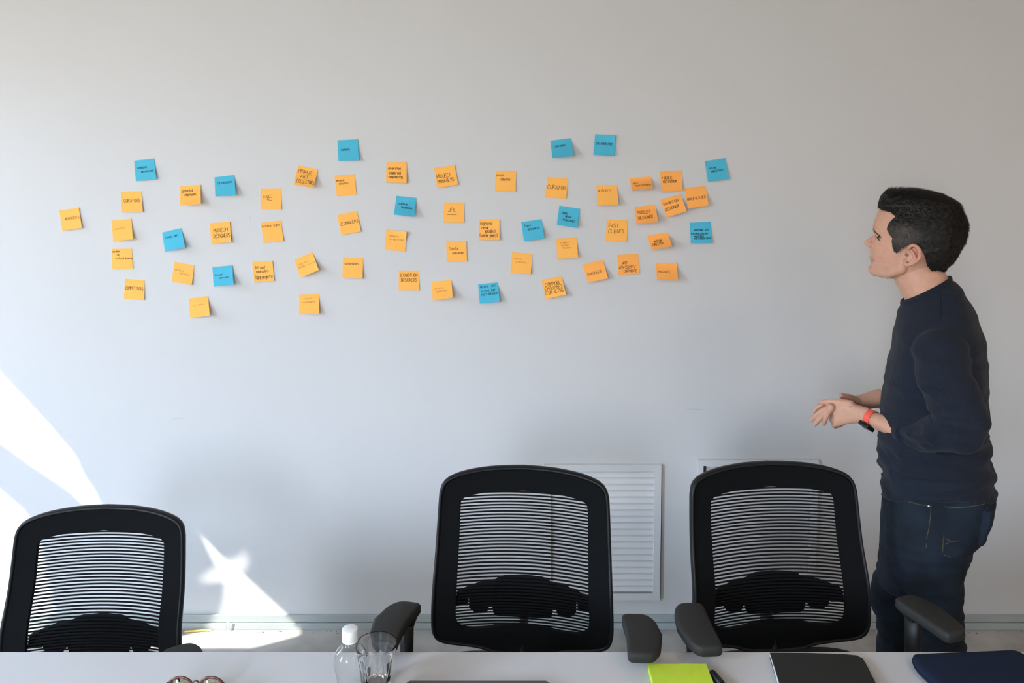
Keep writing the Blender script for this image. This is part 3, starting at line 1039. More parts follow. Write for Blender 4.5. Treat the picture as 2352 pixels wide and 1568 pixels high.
# nose
NR = [(672, 338, .0055), (700, 306, .008), (728, 262, .0095), (750, 228, .0115), (764, 213, .012), (780, 216, .0135), (798, 236, .015), (816, 262, .0135), (832, 288, .009)]
body.append(loft([ring(H(f, y), H(400, y), w_, 20, 2.2, 2.2, .75) for y, f, w_ in NR]))
for s in (-1, 1):
    body.append(ball(H(300, 792, s * .0125), (.0095, .007, .0085)))
    body += chain([H(352, 628, s * .012), H(372, 622, s * .03), H(440, 650, s * .046)], [.0075, .008, .005], 10)
    body += chain([H(345, 1085, 0), H(480, 1120, s * .030), H(640, 1070, s * .050), H(720, 950, s * .058)], [.016, .015, .014, .012], 12)
    # ear
    e = [(708, 890, .070), (716, 845, .076), (733, 812, .081), (770, 797, .085), (815, 815, .089), (845, 868, .091), (845, 925, .089), (820, 972, .085), (770, 1005, .080), (715, 1022, .075), (682, 1012, .071), (675, 968, .068)]
    body += chain([H(x, y, s * d) for x, y, d in e], [.0038, .0042, .0046, .0048, .005, .0052, .005, .0046, .0048, .0058, .0058, .005], 8)
    body += chain([H(735, 845, s * .077), H(775, 890, s * .081), H(795, 945, s * .080), H(745, 985, s * .076)], [.0042] * 4, 8)      # inner fold
    body.append(ball(H(765, 915, s * .073), (.0150, .0045, .0225), axes=((EH * .97 + Vector((0, 0, .22))).normalized(), (NH + EH * s * -.25).normalized(), Vector((0, 0, 1)))))
    body.append(ball(H(692, 905, s * .0735), (.004, .0045, .0065)))       # tragus
# lips
body += chain([H(336, 958, -.022), H(302, 938, -.009), H(297, 933, 0), H(302, 938, .009), H(336, 958, .022)], [.0032, .0052, .0052, .0052, .0032], 10)
body += chain([H(338, 966, -.021), H(314, 973, -.009), H(309, 975, 0), H(314, 973, .009), H(338, 966, .021)], [.0032, .0054, .0056, .0054, .0032], 10)
body.append(ball(H(325, 1070), (.015, .018, .014)))
# neck and the body inside the clothes
body.append(loft([ring(H(520, 1010), H(1120, 930), .053, 32), ring(H(530, 1120), H(1120, 1060), .055, 32), ring(H(580, 1240), H(1140, 1120), .056, 32), ring(H(650, 1370), H(1190, 1190), .060, 32), ring(H(690, 1440), H(1240, 1260), .074, 32), ring(H(690, 1520), H(1290, 1360), .10, 32)]))
body.append(loft([ring(P(2085, 700), P(2196, 668), .09), ring(P(2076, 730), P(2222, 700), .13), ring(P(2062, 800), P(2246, 790), .16), ring(P(2052, 900), P(2246, 900), .15), ring(P(2044, 1050), P(2240, 1050), .135), ring(P(2050, 1180), P(2240, 1180), .14), ring(P(2060, 1260), P(2200, 1260), .12)]))
SHN, ELN = (2172, 800, -.175), (2219, 972, -.232)
SHF, ELF = (2150, 800, .170), (2150, 965, .235)
# near (left) forearm, bare from the cuff on
lw = Z(1490, 735, -.050)
body += chain([P(*SHN), P(*ELN), P(2130, 992, -.178), Z(2290, 1060, -.118), Z(1800, 885, -.076), Z(1600, 800, -.058), lw], [.040, .030, .026, .0285, .0245, .0215, .0205], 16)
# far (right) forearm
rw = Z(1290, 430, .062)
body += chain([P(*SHF), P(*ELF), P(2060, 935, .150), Z(1750, 335, .095), Z(1500, 400, .075), rw], [.040, .032, .030, .0285, .0245, .0215], 16)
# left hand: back of the hand towards us
body.append(loft([ring(Z(1530, 560, -.050), Z(1470, 890, -.052), .0165, 20, 2.4, 2.4), ring(Z(1330, 500, -.046), Z(1270, 890, -.048), .0165, 20, 2.6, 2.6), ring(Z(1100, 420, -.042), Z(1080, 900, -.046), .016, 20, 2.8, 2.8),
                  ring(Z(900, 385, -.036), Z(880, 960, -.042), .0155, 20, 2.8, 2.8), ring(Z(740, 440, -.032), Z(760, 980, -.038), .0135, 20, 2.6, 2.6), ring(Z(700, 520, -.030), Z(720, 930, -.034), .010, 20, 2.2, 2.2)]))
for (a, r_) in (((740, 560), .0098), ((712, 680), .0103), ((716, 800), .0100), ((762, 920), .0092)):      # knuckles and fingers curling away from us
    x, y = a
    body += chain([Z(x + 40, y, -.034), Z(x - 12, y + 20, -.020), Z(x + 10, y + 40, .012), Z(x + 120, y + 10, .026), Z(x + 215, y - 40, .020)], [r_, r_ * .98, r_ * .88, r_ * .82, r_ * .72], 10)
body += chain([Z(1120, 480, -.046), Z(900, 425, -.034), Z(700, 412, -.026), Z(520, 425, -.020), Z(468, 424, -.018)], [.013, .0110, .0088, .0078, .0062], 12)      # thumb along the top
# right hand: palm behind, fingers coming round in front, thumb over the top
body.append(loft([ring(Z(1330, 330, .055), Z(1300, 560, .055), .016, 20, 2.4, 2.4), ring(Z(1080, 350, .044), Z(1060, 700, .044), .015, 20, 2.6, 2.6), ring(Z(820, 400, .026), Z(800, 760, .026), .014, 20, 2.6, 2.6), ring(Z(640, 440, .006), Z(640, 740, .004), .012, 20, 2.4, 2.4)]))
body += chain([Z(1250, 420, .050), Z(1080, 320, .030), Z(980, 300, .014), Z(900, 275, .004)], [.0150, .0110, .0095, .0078], 12)
body += chain([Z(690, 500, .010), Z(480, 478, -.008), Z(368, 540, -.014), Z(296, 640, -.014)], [.0085, .0074, .0066, .0054], 12)
body += chain([Z(650, 545, -.034), Z(550, 570, -.040), Z(395, 665, -.040), Z(295, 762, -.036), Z(232, 835, -.031)], [.0090, .0076, .0067, .0062, .0050], 12)
body += chain([Z(662, 560, -.043), Z(570, 640, -.046), Z(450, 765, -.045), Z(368, 862, -.041), Z(315, 935, -.036)], [.0094, .0078, .0068, .0064, .0052], 12)
body += chain([Z(688, 565, -.047), Z(620, 660, -.050), Z(560, 775, -.047), Z(530, 870, -.042), Z(512, 925, -.038)], [.0094, .0078, .0068, .0062, .0050], 12)
body += chain([Z(690, 540, -.046), Z(660, 520, -.030), Z(650, 520, .006)], [.0105, .0115, .0115], 10)
# legs inside the jeans, down to the ankles
for s, c in ((-1, ((2150, 1230), (2150, 1440), (2155, 1800))), (1, ((2100, 1230), (2062, 1400), (2056, 1800)))):
    body += chain([P(*q, s * .09) for q in c], [.050, .030, .026], 14)

bm_, co = fuse(body, .0020, 4)
no = np.empty(len(co) * 3); bm_.vertex_normals.foreach_get('vector', no)
bd = mesh_obj('body', bm_, mat('skin', (0.56, 0.31, 0.215), 0.48, 0.4, attr='tone', vary=(55, 0.06), sss=0.25, bump=(900, 0.12)), man)
# skin tones: lips, ears, nose, finger ends redder, shaved jaw greyer, ear hollows shaded
def near(p, r):
    return np.exp(-((co - np.array(p)) ** 2).sum(1) / (r * r))
tone = np.tile(np.array([0.53, 0.295, 0.205]), (len(co), 1))
def tint(wt, col):
    global tone
    tone = tone * (1 - wt[:, None]) + np.array(col) * wt[:, None]
for d in (-.018, -.009, 0, .009, .018):
    tint(np.clip(near(H(306 + abs(d) * 1300, 962, d), .0065), 0, .75), (.40, .14, .115))
for s in (-1, 1):
    tint(.45 * near(H(820, 900, s * .09), .02), (.60, .20, .14))
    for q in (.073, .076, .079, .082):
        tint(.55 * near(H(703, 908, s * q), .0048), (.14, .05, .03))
        tint(.40 * near(H(735, 848, s * q), .0042), (.22, .08, .05))       # shade of the ear hollows painted into the tone
    tint(.30 * near(H(470, 830, s * .05), .03), (.62, .29, .22))
    tint(.30 * near(H(430, 1080, s * .035), .035), (.42, .26, .20))
tint(.35 * near(H(225, 775), .018), (.60, .25, .19))
for q in ((238, 835, -.031), (315, 930, -.036), (508, 920, -.038), (468, 424, -.018), (900, 275, .004)):
    tint(.55 * near(Z(*q), .011), (.60, .22, .18))
at_ = bm_.color_attributes.new('tone', 'FLOAT_COLOR', 'POINT')
at_.data.foreach_set('color', np.hstack([tone, np.ones((len(co), 1))]).ravel().astype(np.float32))
bd.data.transform(Matrix.Translation(-ORG))
bvh_body = BVHTree.FromPolygons([Vector(c) for c in co], [tuple(p.vertices) for p in bm_.polygons])

def local(V):
    return [Vector(v) - ORG for v in V]

def hit(bvh, p, off):
    d = (p - CAM).normalized()
    h = bvh.ray_cast(CAM, d)
    return (h[0] + h[1].normalized() * off * (1 if h[1].dot(d) < 0 else -1), h[1] if h[1].dot(d) < 0 else -h[1]) if h[0] else None

def mirror(v):
    return v - NH * (2 * ((v - Vector((MX, MY, 0))).dot(NH)))

# eyes, lashes and brows
skin_dark = mat('dark_brow_hair', (0.03, 0.02, 0.014), 0.7, 0.2)
for s in (-1, 1):
    c = H(412, 708, s * .0335)
    v, f = ball(c, (.0080, .0105, .0038), 18, 12, axes=(EH, NH, Vector((0, 0, 1))))
    eo = mk('eye', local(v), f, mat('eye_white', (.20, .15, .13), .4, .3), man, True)
    v, f = ball(c - EH * .0052 - NH * (-s * .003) + Vector((0, 0, .0004)), (.0042, .0050, .0040), 12, 8)
    mk('iris', local(v), f, mat('dark_iris', (.02, .012, .008), .15, .5), eo, True)
def strip(pts, widths, name, m, off=.0008, count=150):
    """short hairs laid on the face along a line, both sides of the face"""
    rnd = random.Random(3)
    V, F = [], []
    for k in range(count):
        t = rnd.random() * (len(pts) - 1)
        i = int(t); f_ = t - i
        x = pts[i][0] * (1 - f_) + pts[i + 1][0] * f_
        y = pts[i][1] * (1 - f_) + pts[i + 1][1] * f_
        wd = widths[i] * (1 - f_) + widths[i + 1] * f_
        tx, ty = pts[i + 1][0] - pts[i][0], pts[i + 1][1] - pts[i][1]
        L = math.hypot(tx, ty); tx /= L; ty /= L
        o = rnd.uniform(-1, 1) * wd
        a = hit(bvh_body, H(x - ty * o, y + tx * o), off)
        b = hit(bvh_body, H(x - ty * o + tx * 26 + ty * 8, y + tx * o + ty * 26 - tx * 8), off * 1.5)
        if not a or not b or (a[0] - b[0]).length > .02:
            continue
        sd = (b[0] - a[0]).cross(a[1]).normalized() * .00045
        for mir in (False, True):
            q = [a[0] - sd, a[0] + sd, b[0] + b[1] * .0004]
            if mir:
                q = [mirror(p) for p in q]
            n0 = len(V); V += q; F.append((n0, n0 + 1, n0 + 2))
    return mk(name, local(V), F, m, man)
strip([(318, 608), (335, 640), (362, 668), (392, 690)], [4.0, 5.5, 4, 2], 'eyebrow', skin_dark, .0008, 110)
strip([(346, 692), (364, 708), (374, 728), (392, 742)], [1.8, 2.2, 2, 1.2], 'eyelash', skin_dark, .0010, 60)

# hair
HH = [(170, 520, 700, .028), (180, 478, 850, .043), (200, 448, 985, .056), (235, 415, 1120, .069), (285, 390, 1222, .0785), (335, 374, 1285, .0835), (380, 380, 1318, .0855), (430, 388, 1346, .0865), (500, 340, 1378, .0868), (570, 316, 1392, .0862),
      (640, 312, 1388, .085), (700, 330, 1376, .083), (770, 320, 1352, .0805), (840, 300, 1322, .0785), (900, 290, 1290, .0765), (960, 300, 1250, .074), (1020, 300, 1198, .070), (1070, 300, 1155, .066), (1110, 330, 1120, .060)]
POLY = [(340, 120), (366, 330), (386, 388), (430, 408), (520, 432), (572, 478), (528, 506), (490, 556), (478, 610), (500, 670), (524, 720), (531, 800), (545, 862), (588, 888), (625, 846), (680, 816), (740, 792), (800, 795), (850, 830), (885, 880), (905, 940), (930, 1040), (985, 1098), (1060, 1085), (1135, 1115), (1450, 1000), (1450, 120)]
def inside(x, y, poly=POLY):
    c = False
    j = len(poly) - 1
    for i in range(len(poly)):
        (xi, yi), (xj, yj) = poly[i], poly[j]
        if (yi > y) != (yj > y) and x < (xj - xi) * (y - yi) / (yj - yi) + xi:
            c = not c
        j = i
    return c
def hz_xy(p):
    d = (p - Vector((MX, MY, 0))).dot(NH)
    if d > 0:
        p = mirror(p)
    x, y = project(p)
    return (x - 1940) * 4.9, (y - 400) * 4.9
rows = catmull(HH, 9)
rg = [ring(H(f, y), H(b, y), w_, 420, 2.35, 2.05, .55) for y, f, b, w_ in rows]
n = 420
V = [p for r in rg for p in r]
inn = [inside(*hz_xy(p)) for p in V]
F = []
for i in range(len(rg) - 1):
    for k in range(n):
        q = (i * n + k, i * n + (k + 1) % n, (i + 1) * n + (k + 1) % n, (i + 1) * n + k)
        if sum(inn[t] for t in q) >= 3:
            F.append(q)
F.append(tuple(range(n - 1, -1, -1)))
top_c = H(640, 165)
cap_v = list(V)
# uneven surface
hv = []
for v in cap_v:
    nn = noise.noise(v * 90) * .0022 + noise.noise(v * 35) * .003
    dv = (v - H(860, 640)).normalized()
    hv.append(v + dv * nn)
V2, F2 = list(hv), list(F)
rnd = random.Random(5)
shade = []
def fade(x, y):
    """clipped short at the temples and above the ear"""
    t = max(0, 1 - math.hypot((x - 640) / 260, (y - 690) / 170))
    return min(1, t * 1.6)
vs_shade = [fade(*hz_xy(v)) for v in cap_v]
col_v = [(.006 + .040 * t, .005 + .034 * t, .0045 + .030 * t, 1) for t in vs_shade]
ctr = H(860, 640)
up = Vector((0, 0, 1))
quads = [f for f in F if len(f) == 4]
areas = []
for f in quads:
    a, b, c, d = (hv[i] for i in f)
    areas.append(((b - a).cross(d - a)).length)
pick = rnd.choices(range(len(quads)), weights=areas, k=17000)
for qi in pick:
    f = quads[qi]
    a, b, c, d = (hv[i] for i in f)
    u, v_ = rnd.random(), rnd.random()
    p = (a * (1 - u) + b * u) * (1 - v_) + (d * (1 - u) + c * u) * v_
    nn = (p - ctr).normalized()
    x, y = hz_xy(p)
    if y < 330 and x < 640:
        flow = EH * .55 + up * .75
    elif y < 360:
        flow = EH * .95 + up * .12
    elif x > 1150:
        flow = EH * .35 - up * .75
    else:
        flow = EH * .55 - up * .75
    flow = flow + Vector((rnd.uniform(-.45, .45), rnd.uniform(-.45, .45), rnd.uniform(-.45, .45)))
    flow = (flow - nn * flow.dot(nn))
    if flow.length < 1e-4:
        continue
    flow.normalize()
    fd = fade(x, y)
    top = max(0, min(1, (420 - y) / 200))
    L = (.006 + .007 * top + (.003 if x > 1200 else 0)) * rnd.uniform(.6, 1.35) * (1 - .45 * fd)
    lift = (.16 + .22 * rnd.random()) * (1 if x < 1180 or y < 300 else 1.5)
    sd = flow.cross(nn).normalized() * (.00055 + .0004 * rnd.random())
    m1 = p + flow * L * .55 + nn * L * lift * .55
    tip = p + flow * L + nn * L * lift * .8
    base = p - nn * .001
    k0 = len(V2)
    V2 += [base - sd, base + sd, m1 + sd * .8, m1 - sd * .8, tip]
    F2 += [(k0, k0 + 1, k0 + 2, k0 + 3), (k0 + 3, k0 + 2, k0 + 4)]
    g = rnd.choice((.4, .8, 1.2, 2.4))
    cc = ((.010 + .060 * fd) * g, (.0085 + .050 * fd) * g, (.0075 + .043 * fd) * g, 1)
    col_v += [cc] * 5
hair = mk('hair', local(V2), F2, mat('dark_brown_hair', (.012, .010, .009), .55, .28, attr='strand'), man)
ca = hair.data.color_attributes.new('strand', 'FLOAT_COLOR', 'POINT')
ca.data.foreach_set('color', np.array(col_v, dtype=np.float32).ravel())
hair['label'] = 'short dark hair, swept up at the front and clipped close over the ears'

# sweater
SW = [(2080, 693, 2180, 642, .062), (2068, 702, 2194, 648, .078), (2063, 718, 2212, 664, .110), (2058, 738, 2226, 690, .150), (2052, 760, 2243, 720, .180), (2047, 785, 2255, 752, .196), (2040, 815, 2266, 795, .200), (2034, 850, 2271, 845, .195), (2026, 900, 2272, 900, .185), (2022, 945, 2272, 945, .178),
      (2018, 975, 2274, 975, .172), (2016, 1005, 2268, 1000, .170), (2018, 1035, 2277, 1028, .170), (2021, 1060, 2274, 1055, .168), (2026, 1088, 2284, 1085, .172), (2026, 1112, 2287, 1112, .175), (2024, 1128, 2289, 1135, .177), (2026, 1140, 2286, 1150, .174)]
sw_rings = [ring(P(a, b), P(c, d), hw, 48, 2.3, 2.3) for a, b, c, d, hw in SW]
for i_, lf in ((-4, .012), (-3, .024), (-2, .046), (-1, .058)):      # the hem rides up at the sides
    sw_rings[i_] = [p + Vector((0, 0, lf * abs(math.sin(2 * math.pi * k / 48)))) for k, p in enumerate(sw_rings[i_])]
sweat = [loft(sw_rings)]
sweat += chain([P(2160, 812, -.165), P(2170, 872, -.200), P(2212, 968, -.228), P(2204, 992, -.230), P(2140, 998, -.187), Z(2620, 1140, -.151), Z(2500, 1116, -.139)], [.070, .068, .062, .056, .050, .0420, .0365], 24)
sweat += chain([P(2150, 805, .170), P(2160, 880, .215), P(2160, 965, .235), P(2090, 945, .175), P(2055, 930, .145)], [.064, .058, .053, .044, .037], 24)
sm_, sc_ = fuse(sweat, .0042, 6)
nrm = np.empty(len(sc_) * 3, dtype=np.float32); sm_.vertex_normals.foreach_get('vector', nrm); nrm = nrm.reshape(-1, 3)
def cloth(co, nrm, amp, fold):
    out = co.copy()
    for i in range(len(co)):
        v = Vector(co[i])
        a = fold(v)
        q = v - ORG
        # creases: sharp valleys between soft rolls
        n1 = noise.noise(Vector((q.x * 6, q.y * 6, q.z * 24)) + Vector((3, 1, 0)))
        n2 = noise.noise(Vector((q.x * 11 + q.z * 6, q.y * 11, q.z * 17)))
        k = (.55 - abs(n1) * 2.2) * a + (.35 - abs(n2) * 1.6) * a * .6 + noise.noise(q * 9) * amp + noise.noise(q * 34) * amp * .22
        out[i] += nrm[i] * max(k, -.0045)
    return out
def fold_s(v):
    x, y = project(v)
    w0 = max(0, 1 - abs(y - 1075) / 120) * .0095            # gathers at the waist
    w1 = max(0, 1 - math.hypot((x - 2150) / 95, (y - 985) / 75)) * .012     # bend of the elbow
    w2 = max(0, 1 - math.hypot((x - 2150) / 110, (y - 890) / 120)) * .007
    return w0 + w1 + w2 + .0030
sc_ = cloth(sc_, nrm, .0030, fold_s)
sm_.vertices.foreach_set('co', sc_.ravel()); sm_.update()
M['navy'] = mat('navy_knit', (0.0075, 0.0120, 0.0225), 0.88, 0.25, bump=(650, .35), vary=(160, .18))
M['navy'].node_tree.nodes['Principled BSDF'].inputs['Sheen Weight'].default_value = .05
swo = mesh_obj('sweater', sm_, M['navy'], man)
swo.data.transform(Matrix.Translation(-ORG))
# ribbed neckband, cuff and hem
def band(pts_r, rr, name):
    V, F = [], []
    n = len(pts_r)
    for i in range(n):
        t = (pts_r[(i + 1) % n] - pts_r[i - 1]).normalized()
        u = t.cross(Vector((0, 0, 1))).normalized()
        v = u.cross(t)
        for k in range(10):
            a = 2 * math.pi * k / 10
            V.append(pts_r[i] + u * (rr[0] * math.cos(a)) + v * (rr[1] * math.sin(a)))
    for i in range(n):
        j = (i + 1) % n
        for k in range(10):
            F.append((i * 10 + k, i * 10 + (k + 1) % 10, j * 10 + (k + 1) % 10, j * 10 + k))
    mk(name, local(V), F, M['navy'], swo, True)
band(ring(P(2071, 696), P(2184, 642), .069, 48), (.0045, .0105), 'neckband')
cu = (Z(2270, 1060, -.118) - Z(2370, 1090, -.134)).normalized()
u_ = cu.cross(Vector((0, 0, 1))).normalized(); v_ = u_.cross(cu)
cc_ = Z(2345, 1085, -.123)
v, f = tube([cc_ - cu * .016, cc_ - cu * .012, cc_ + cu * .012, cc_ + cu * .014], [.036, .0372, .0355, .0330], 28)
mk('cuff', local(v), f, M['navy'], swo, True)
# seam of the near sleeve
bvh_s = BVHTree.FromPolygons([Vector(c) for c in sc_], [tuple(p.vertices) for p in sm_.polygons])
def line_on(bvh, pts, w_, off, name, m, parent, n=6):
    P_ = [hit(bvh, P(x, y), off) for x, y in catmull(pts, n)]
    P_ = [p for p in P_ if p]
    segs, cur_ = [], [P_[0]]
    for a, b in zip(P_, P_[1:]):
        if (a[0] - b[0]).length > .02:
            segs.append(cur_); cur_ = []
        cur_.append(b)
    segs.append(cur_)
    v, f = ribbon([([p[0] for p in s_], [p[1] for p in s_]) for s_ in segs if len(s_) > 1], w_, .0)
    return mk(name, local(v), f, m, parent)
seam = mat('dark_seam', (.006, .008, .014), .9, .1)
line_on(bvh_s, [(2158, 668), (2161, 690), (2161, 715), (2159, 740)], .0013, .0006, 'sleeve_seam', seam, swo)

# jeans
JP = [(2042, 1062, 2262, 1062, .150), (2038, 1090, 2270, 1090, .158), (2029, 1118, 2286, 1118, .168), (2025, 1150, 2285, 1146, .172), (2021, 1185, 2281, 1182, .176), (2021, 1215, 2264, 1220, .176), (2020, 1245, 2236, 1245, .174), (2019, 1275, 2228, 1272, .170), (2016, 1300, 2218, 1300, .160), (2020, 1325, 2214, 1322, .14)]
jeans = [loft([ring(P(a, b), P(c, d), hw, 40, 2.3, 2.3) for a, b, c, d, hw in JP])]
jeans.append(loft([ring(P(a, y, -.088), P(b, y, -.088), hw, 32, 2.2, 2.2) for y, a, b, hw in ((1200, 2030, 2262, .085), (1250, 2026, 2232, .088), (1300, 2044, 2220, .088), (1345, 2066, 2217, .084), (1390, 2084, 2211, .080), (1415, 2094, 2214, .078), (1445, 2100, 2214, .076), (1497, 2099, 2221, .073), (1600, 2100, 2216, .068), (1720, 2106, 2206, .064), (1812, 2108, 2204, .062))]))
jeans.append(loft([ring(P(a, y, .090), P(b, y, .090), hw, 32, 2.2, 2.2) for y, a, b, hw in ((1200, 2022, 2240, .085), (1270, 2018, 2200, .088), (1310, 2010, 2170, .086), (1345, 1998, 2135, .082), (1378, 1997, 2112, .078), (1402, 2008, 2098, .075), (1440, 2013, 2090, .072), (1497, 2014, 2094, .070), (1600, 2014, 2096, .066), (1720, 2018, 2096, .062), (1812, 2016, 2094, .060))]))
# back pocket standing off a little
jeans.append(loft([ring(P(2246, 1150, -.05), P(2289, 1147, -.05), .085, 20), ring(P(2240, 1190, -.05), P(2281, 1186, -.05), .085, 20), ring(P(2232, 1222, -.05), P(2266, 1224, -.05), .082, 20), ring(P(2222, 1232, -.05), P(2244, 1231, -.05), .075, 20)]))
jeans.append(ball(P(2214, 1271, -.06), (.022, .05, .018), axes=(EH, NH, Vector((0, 0, 1)))))
jm_, jc = fuse(jeans, .0045, 5)
nrm = np.empty(len(jc) * 3, dtype=np.float32); jm_.vertex_normals.foreach_get('vector', nrm); nrm = nrm.reshape(-1, 3)
def fold_j(v):
    x, y = project(v)
    w0 = max(0, 1 - abs(y - 1310) / 110) * .005 + max(0, 1 - abs(y - 1460) / 120) * .005
    return w0 + .001
jc = cloth(jc, nrm, .0035, fold_j)
jm_.vertices.foreach_set('co', jc.ravel()); jm_.update()
M['denim'] = mat('dark_denim', (0.0062, 0.0115, 0.0195), 0.85, 0.25, bump=(800, .4), vary=(8, .65))
jo = mesh_obj('jeans', jm_, M['denim'], man)
jo.data.transform(Matrix.Translation(-ORG))
bvh_j = BVHTree.FromPolygons([Vector(c) for c in jc], [tuple(p.vertices) for p in jm_.polygons])
thread = mat('tan_thread', (0.10, 0.075, 0.047), .8, .2)
for pts in ([(2075, 1147), (2090, 1153), (2112, 1158), (2130, 1161)], [(2139, 1158), (2137, 1185), (2133, 1215), (2128, 1236)], [(2128, 1248), (2127, 1258)],
            [(2168, 1163), (2200, 1165), (2240, 1161), (2270, 1154), (2284, 1148)], [(2168, 1166), (2167, 1210), (2166, 1250), (2165, 1271)], [(2165, 1272), (2180, 1278), (2200, 1283), (2218, 1283), (2226, 1276)],
            [(2170, 1236), (2190, 1243), (2200, 1240)], [(2170, 1250), (2184, 1242)]):
    line_on(bvh_j, pts, .0014, .0007, 'stitching', thread, jo, 5)
for pts in ([(2042, 1290), (2052, 1320), (2068, 1355), (2084, 1390), (2098, 1425)],):
    line_on(bvh_j, pts, .002, .0006, 'inner_seam', seam, jo, 5)
rv = hit(bvh_j, P(2133.5, 1161.5), .001)
v, f = ball(rv[0], (.0042, .0042, .0042), 12, 8)
mk('rivet', local(v), f, M['steel'], jo, True)
# pocket panel edge (raised outline of the back pocket)
edge = [hit(bvh_j, P(x, y), .0) for x, y in catmull([(2168, 1163), (2167, 1210), (2165, 1271), (2190, 1281), (2222, 1284)], 6)]
edge = [e_ for e_ in edge if e_]
v, f = tube([e_[0] for e_ in edge], .0016, 6)
mk('pocket_edge', local(v), f, M['denim'], jo, True)

# shoes
shoe_m = mat('dark_shoe_leather', (.02, .018, .016), .5, .4)
for s, c in ((-.088, P(2155, 1800, -.088)), (.090, P(2055, 1800, .090))):
    c = Vector((c.x, c.y, 0))
    rings = []
    for z, l0, l1, wd in ((.004, -.20, .09, .046), (.02, -.205, .095, .050), (.045, -.195, .092, .047), (.07, -.12, .088, .040), (.10, -.07, .075, .036), (.12, -.06, .066, .034)):
        rings.append([p + Vector((0, 0, z)) for p in ring(c + EH * l0, c + EH * l1, wd, 28, 2.4, 2.2, .55)])
    v, f = loft(rings)
    so = mk('shoe', local(v), f, shoe_m, man, True)
    v, f = loft([[Vector((p.x, p.y, zz)) for p in ring(c + EH * -.207, c + EH * .097, .051, 28, 2.4, 2.2, .55)] for zz in (0, .014)])
    mk('sole', local(v), f, mat('shoe_sole', (.05, .05, .05), .8, .2), so)

# wristwatch
wc = Z(1575, 785, -.0565)
wax = (Z(1800, 885, -.076) - Z(1490, 735, -.050)).normalized()
v, f = [], []
wu = wax.cross(Vector((0, 0, 1))).normalized(); wv = wu.cross(wax)
for k in range(40):
    a = 2 * math.pi * k / 40
    for q, rr in ((-.0095, .0232), (.0095, .0250), (.0095, .0232), (-.0095, .0212)):
        v.append(wc + wax * q + wu * (rr * math.cos(a)) + wv * (rr * 1.02 * math.sin(a)))
for k in range(40):
    j = (k + 1) % 40
    for q in range(4):
        f.append((k * 4 + q, k * 4 + (q + 1) % 4, j * 4 + (q + 1) % 4, j * 4 + q))
strap = mk('wristwatch', local(v), f, mat('coral_rubber', (.82, .105, .075), .55, .35), man)
strap['label'] = 'coral watch strap round the near wrist'
# case sits at the lower outside of the wrist
cdir = (wv * -.78 + (-NH) * .62)
cdir = (cdir - wax * cdir.dot(wax)).normalized()
cs = wax.cross(cdir).normalized()
cp = wc + cdir * .0275
bm = bmesh.new()
vs = [bm.verts.new(cp - ORG + cs * (sx * .0195) + wax * (sy * .0170) + cdir * (sz * .0062)) for sz in (-1, 1) for sy in (-1, 1) for sx in (-1, 1)]
for q in ((0, 2, 3, 1), (4, 5, 7, 6), (0, 1, 5, 4), (2, 6, 7, 3), (0, 4, 6, 2), (1, 3, 7, 5)):
    bm.faces.new([vs[i] for i in q])
bmesh.ops.bevel(bm, geom=list(bm.edges), offset=.0035, segments=3, profile=.5, affect='EDGES')
case = bm_obj('watch_case', bm, mat('black_steel', (.02, .02, .022), .25, .5, .6), strap, True)

# ------------------------------------------------------------------ things on the table
def fresh(name, color, rough, ior, alpha_tint=None):
    m = mat(name, color, rough, .5)
    b = m.node_tree.nodes['Principled BSDF']
    b.inputs['Transmission Weight'].default_value = 1.0
    b.inputs['IOR'].default_value = ior
    return m


def lathe(prof, n=64, facet=None):
    """closed surface of revolution from (r, z) pairs; facet(z, a) scales the radius"""
    rings = []
    for r, z in prof:
        rings.append([Vector((r * (facet(z, 2 * math.pi * k / n, r) if facet else 1) * math.cos(2 * math.pi * k / n), r * (facet(z, 2 * math.pi * k / n, r) if facet else 1) * math.sin(2 * math.pi * k / n), z)) for k in range(n)])
    return loft(rings)

glass_m = fresh('clear_glass', (1, 1, 1), .0, 1.42)
pet_m = fresh('clear_plastic', (.99, 1, 1), .02, 1.33)

# tumbler
gp = atz(864, 1477, .825)
groot = empty('drinking_glass', (gp.x, gp.y, TZ))
def facets(z, a, r):
    if z < .010 or z > .074:
        return 1.0
    k = math.pi / 5
    w_ = min(1, (z - .010) / .006, (.074 - z) / .006)
    q = ((a + k / 2) % k) - k / 2
    return 1 - w_ * (1 - math.cos(k / 2) / math.cos(q)) * 1.15
outer_p = [(.0005, 0.0004), (.024, .0004), (.0262, .002), (.0272, .008), (.0290, .016), (.0330, .040), (.0372, .066), (.0395, .078), (.0408, .088), (.0414, .0945)]
inner_p = [(.0408, .0956), (.0398, .0950), (.0390, .088), (.0376, .078), (.0350, .062), (.0310, .040), (.0272, .019), (.0250, .0155), (.0005, .0145)]
rings = []
n = 120
for r, z in outer_p:
    rings.append([Vector((r * facets(z, 2 * math.pi * k / n, r) * math.cos(2 * math.pi * k / n), r * facets(z, 2 * math.pi * k / n, r) * math.sin(2 * math.pi * k / n), z)) for k in range(n)])
for r, z in inner_p:
    rings.append([Vector((r * math.cos(2 * math.pi * k / n), r * math.sin(2 * math.pi * k / n), z)) for k in range(n)])
v, f = loft(rings)
mk('tumbler', v, f, glass_m, groot, True).data.set_sharp_from_angle(angle=R(40))
tag(groot, 'clear faceted drinking glass behind the small water bottle', 'glass')

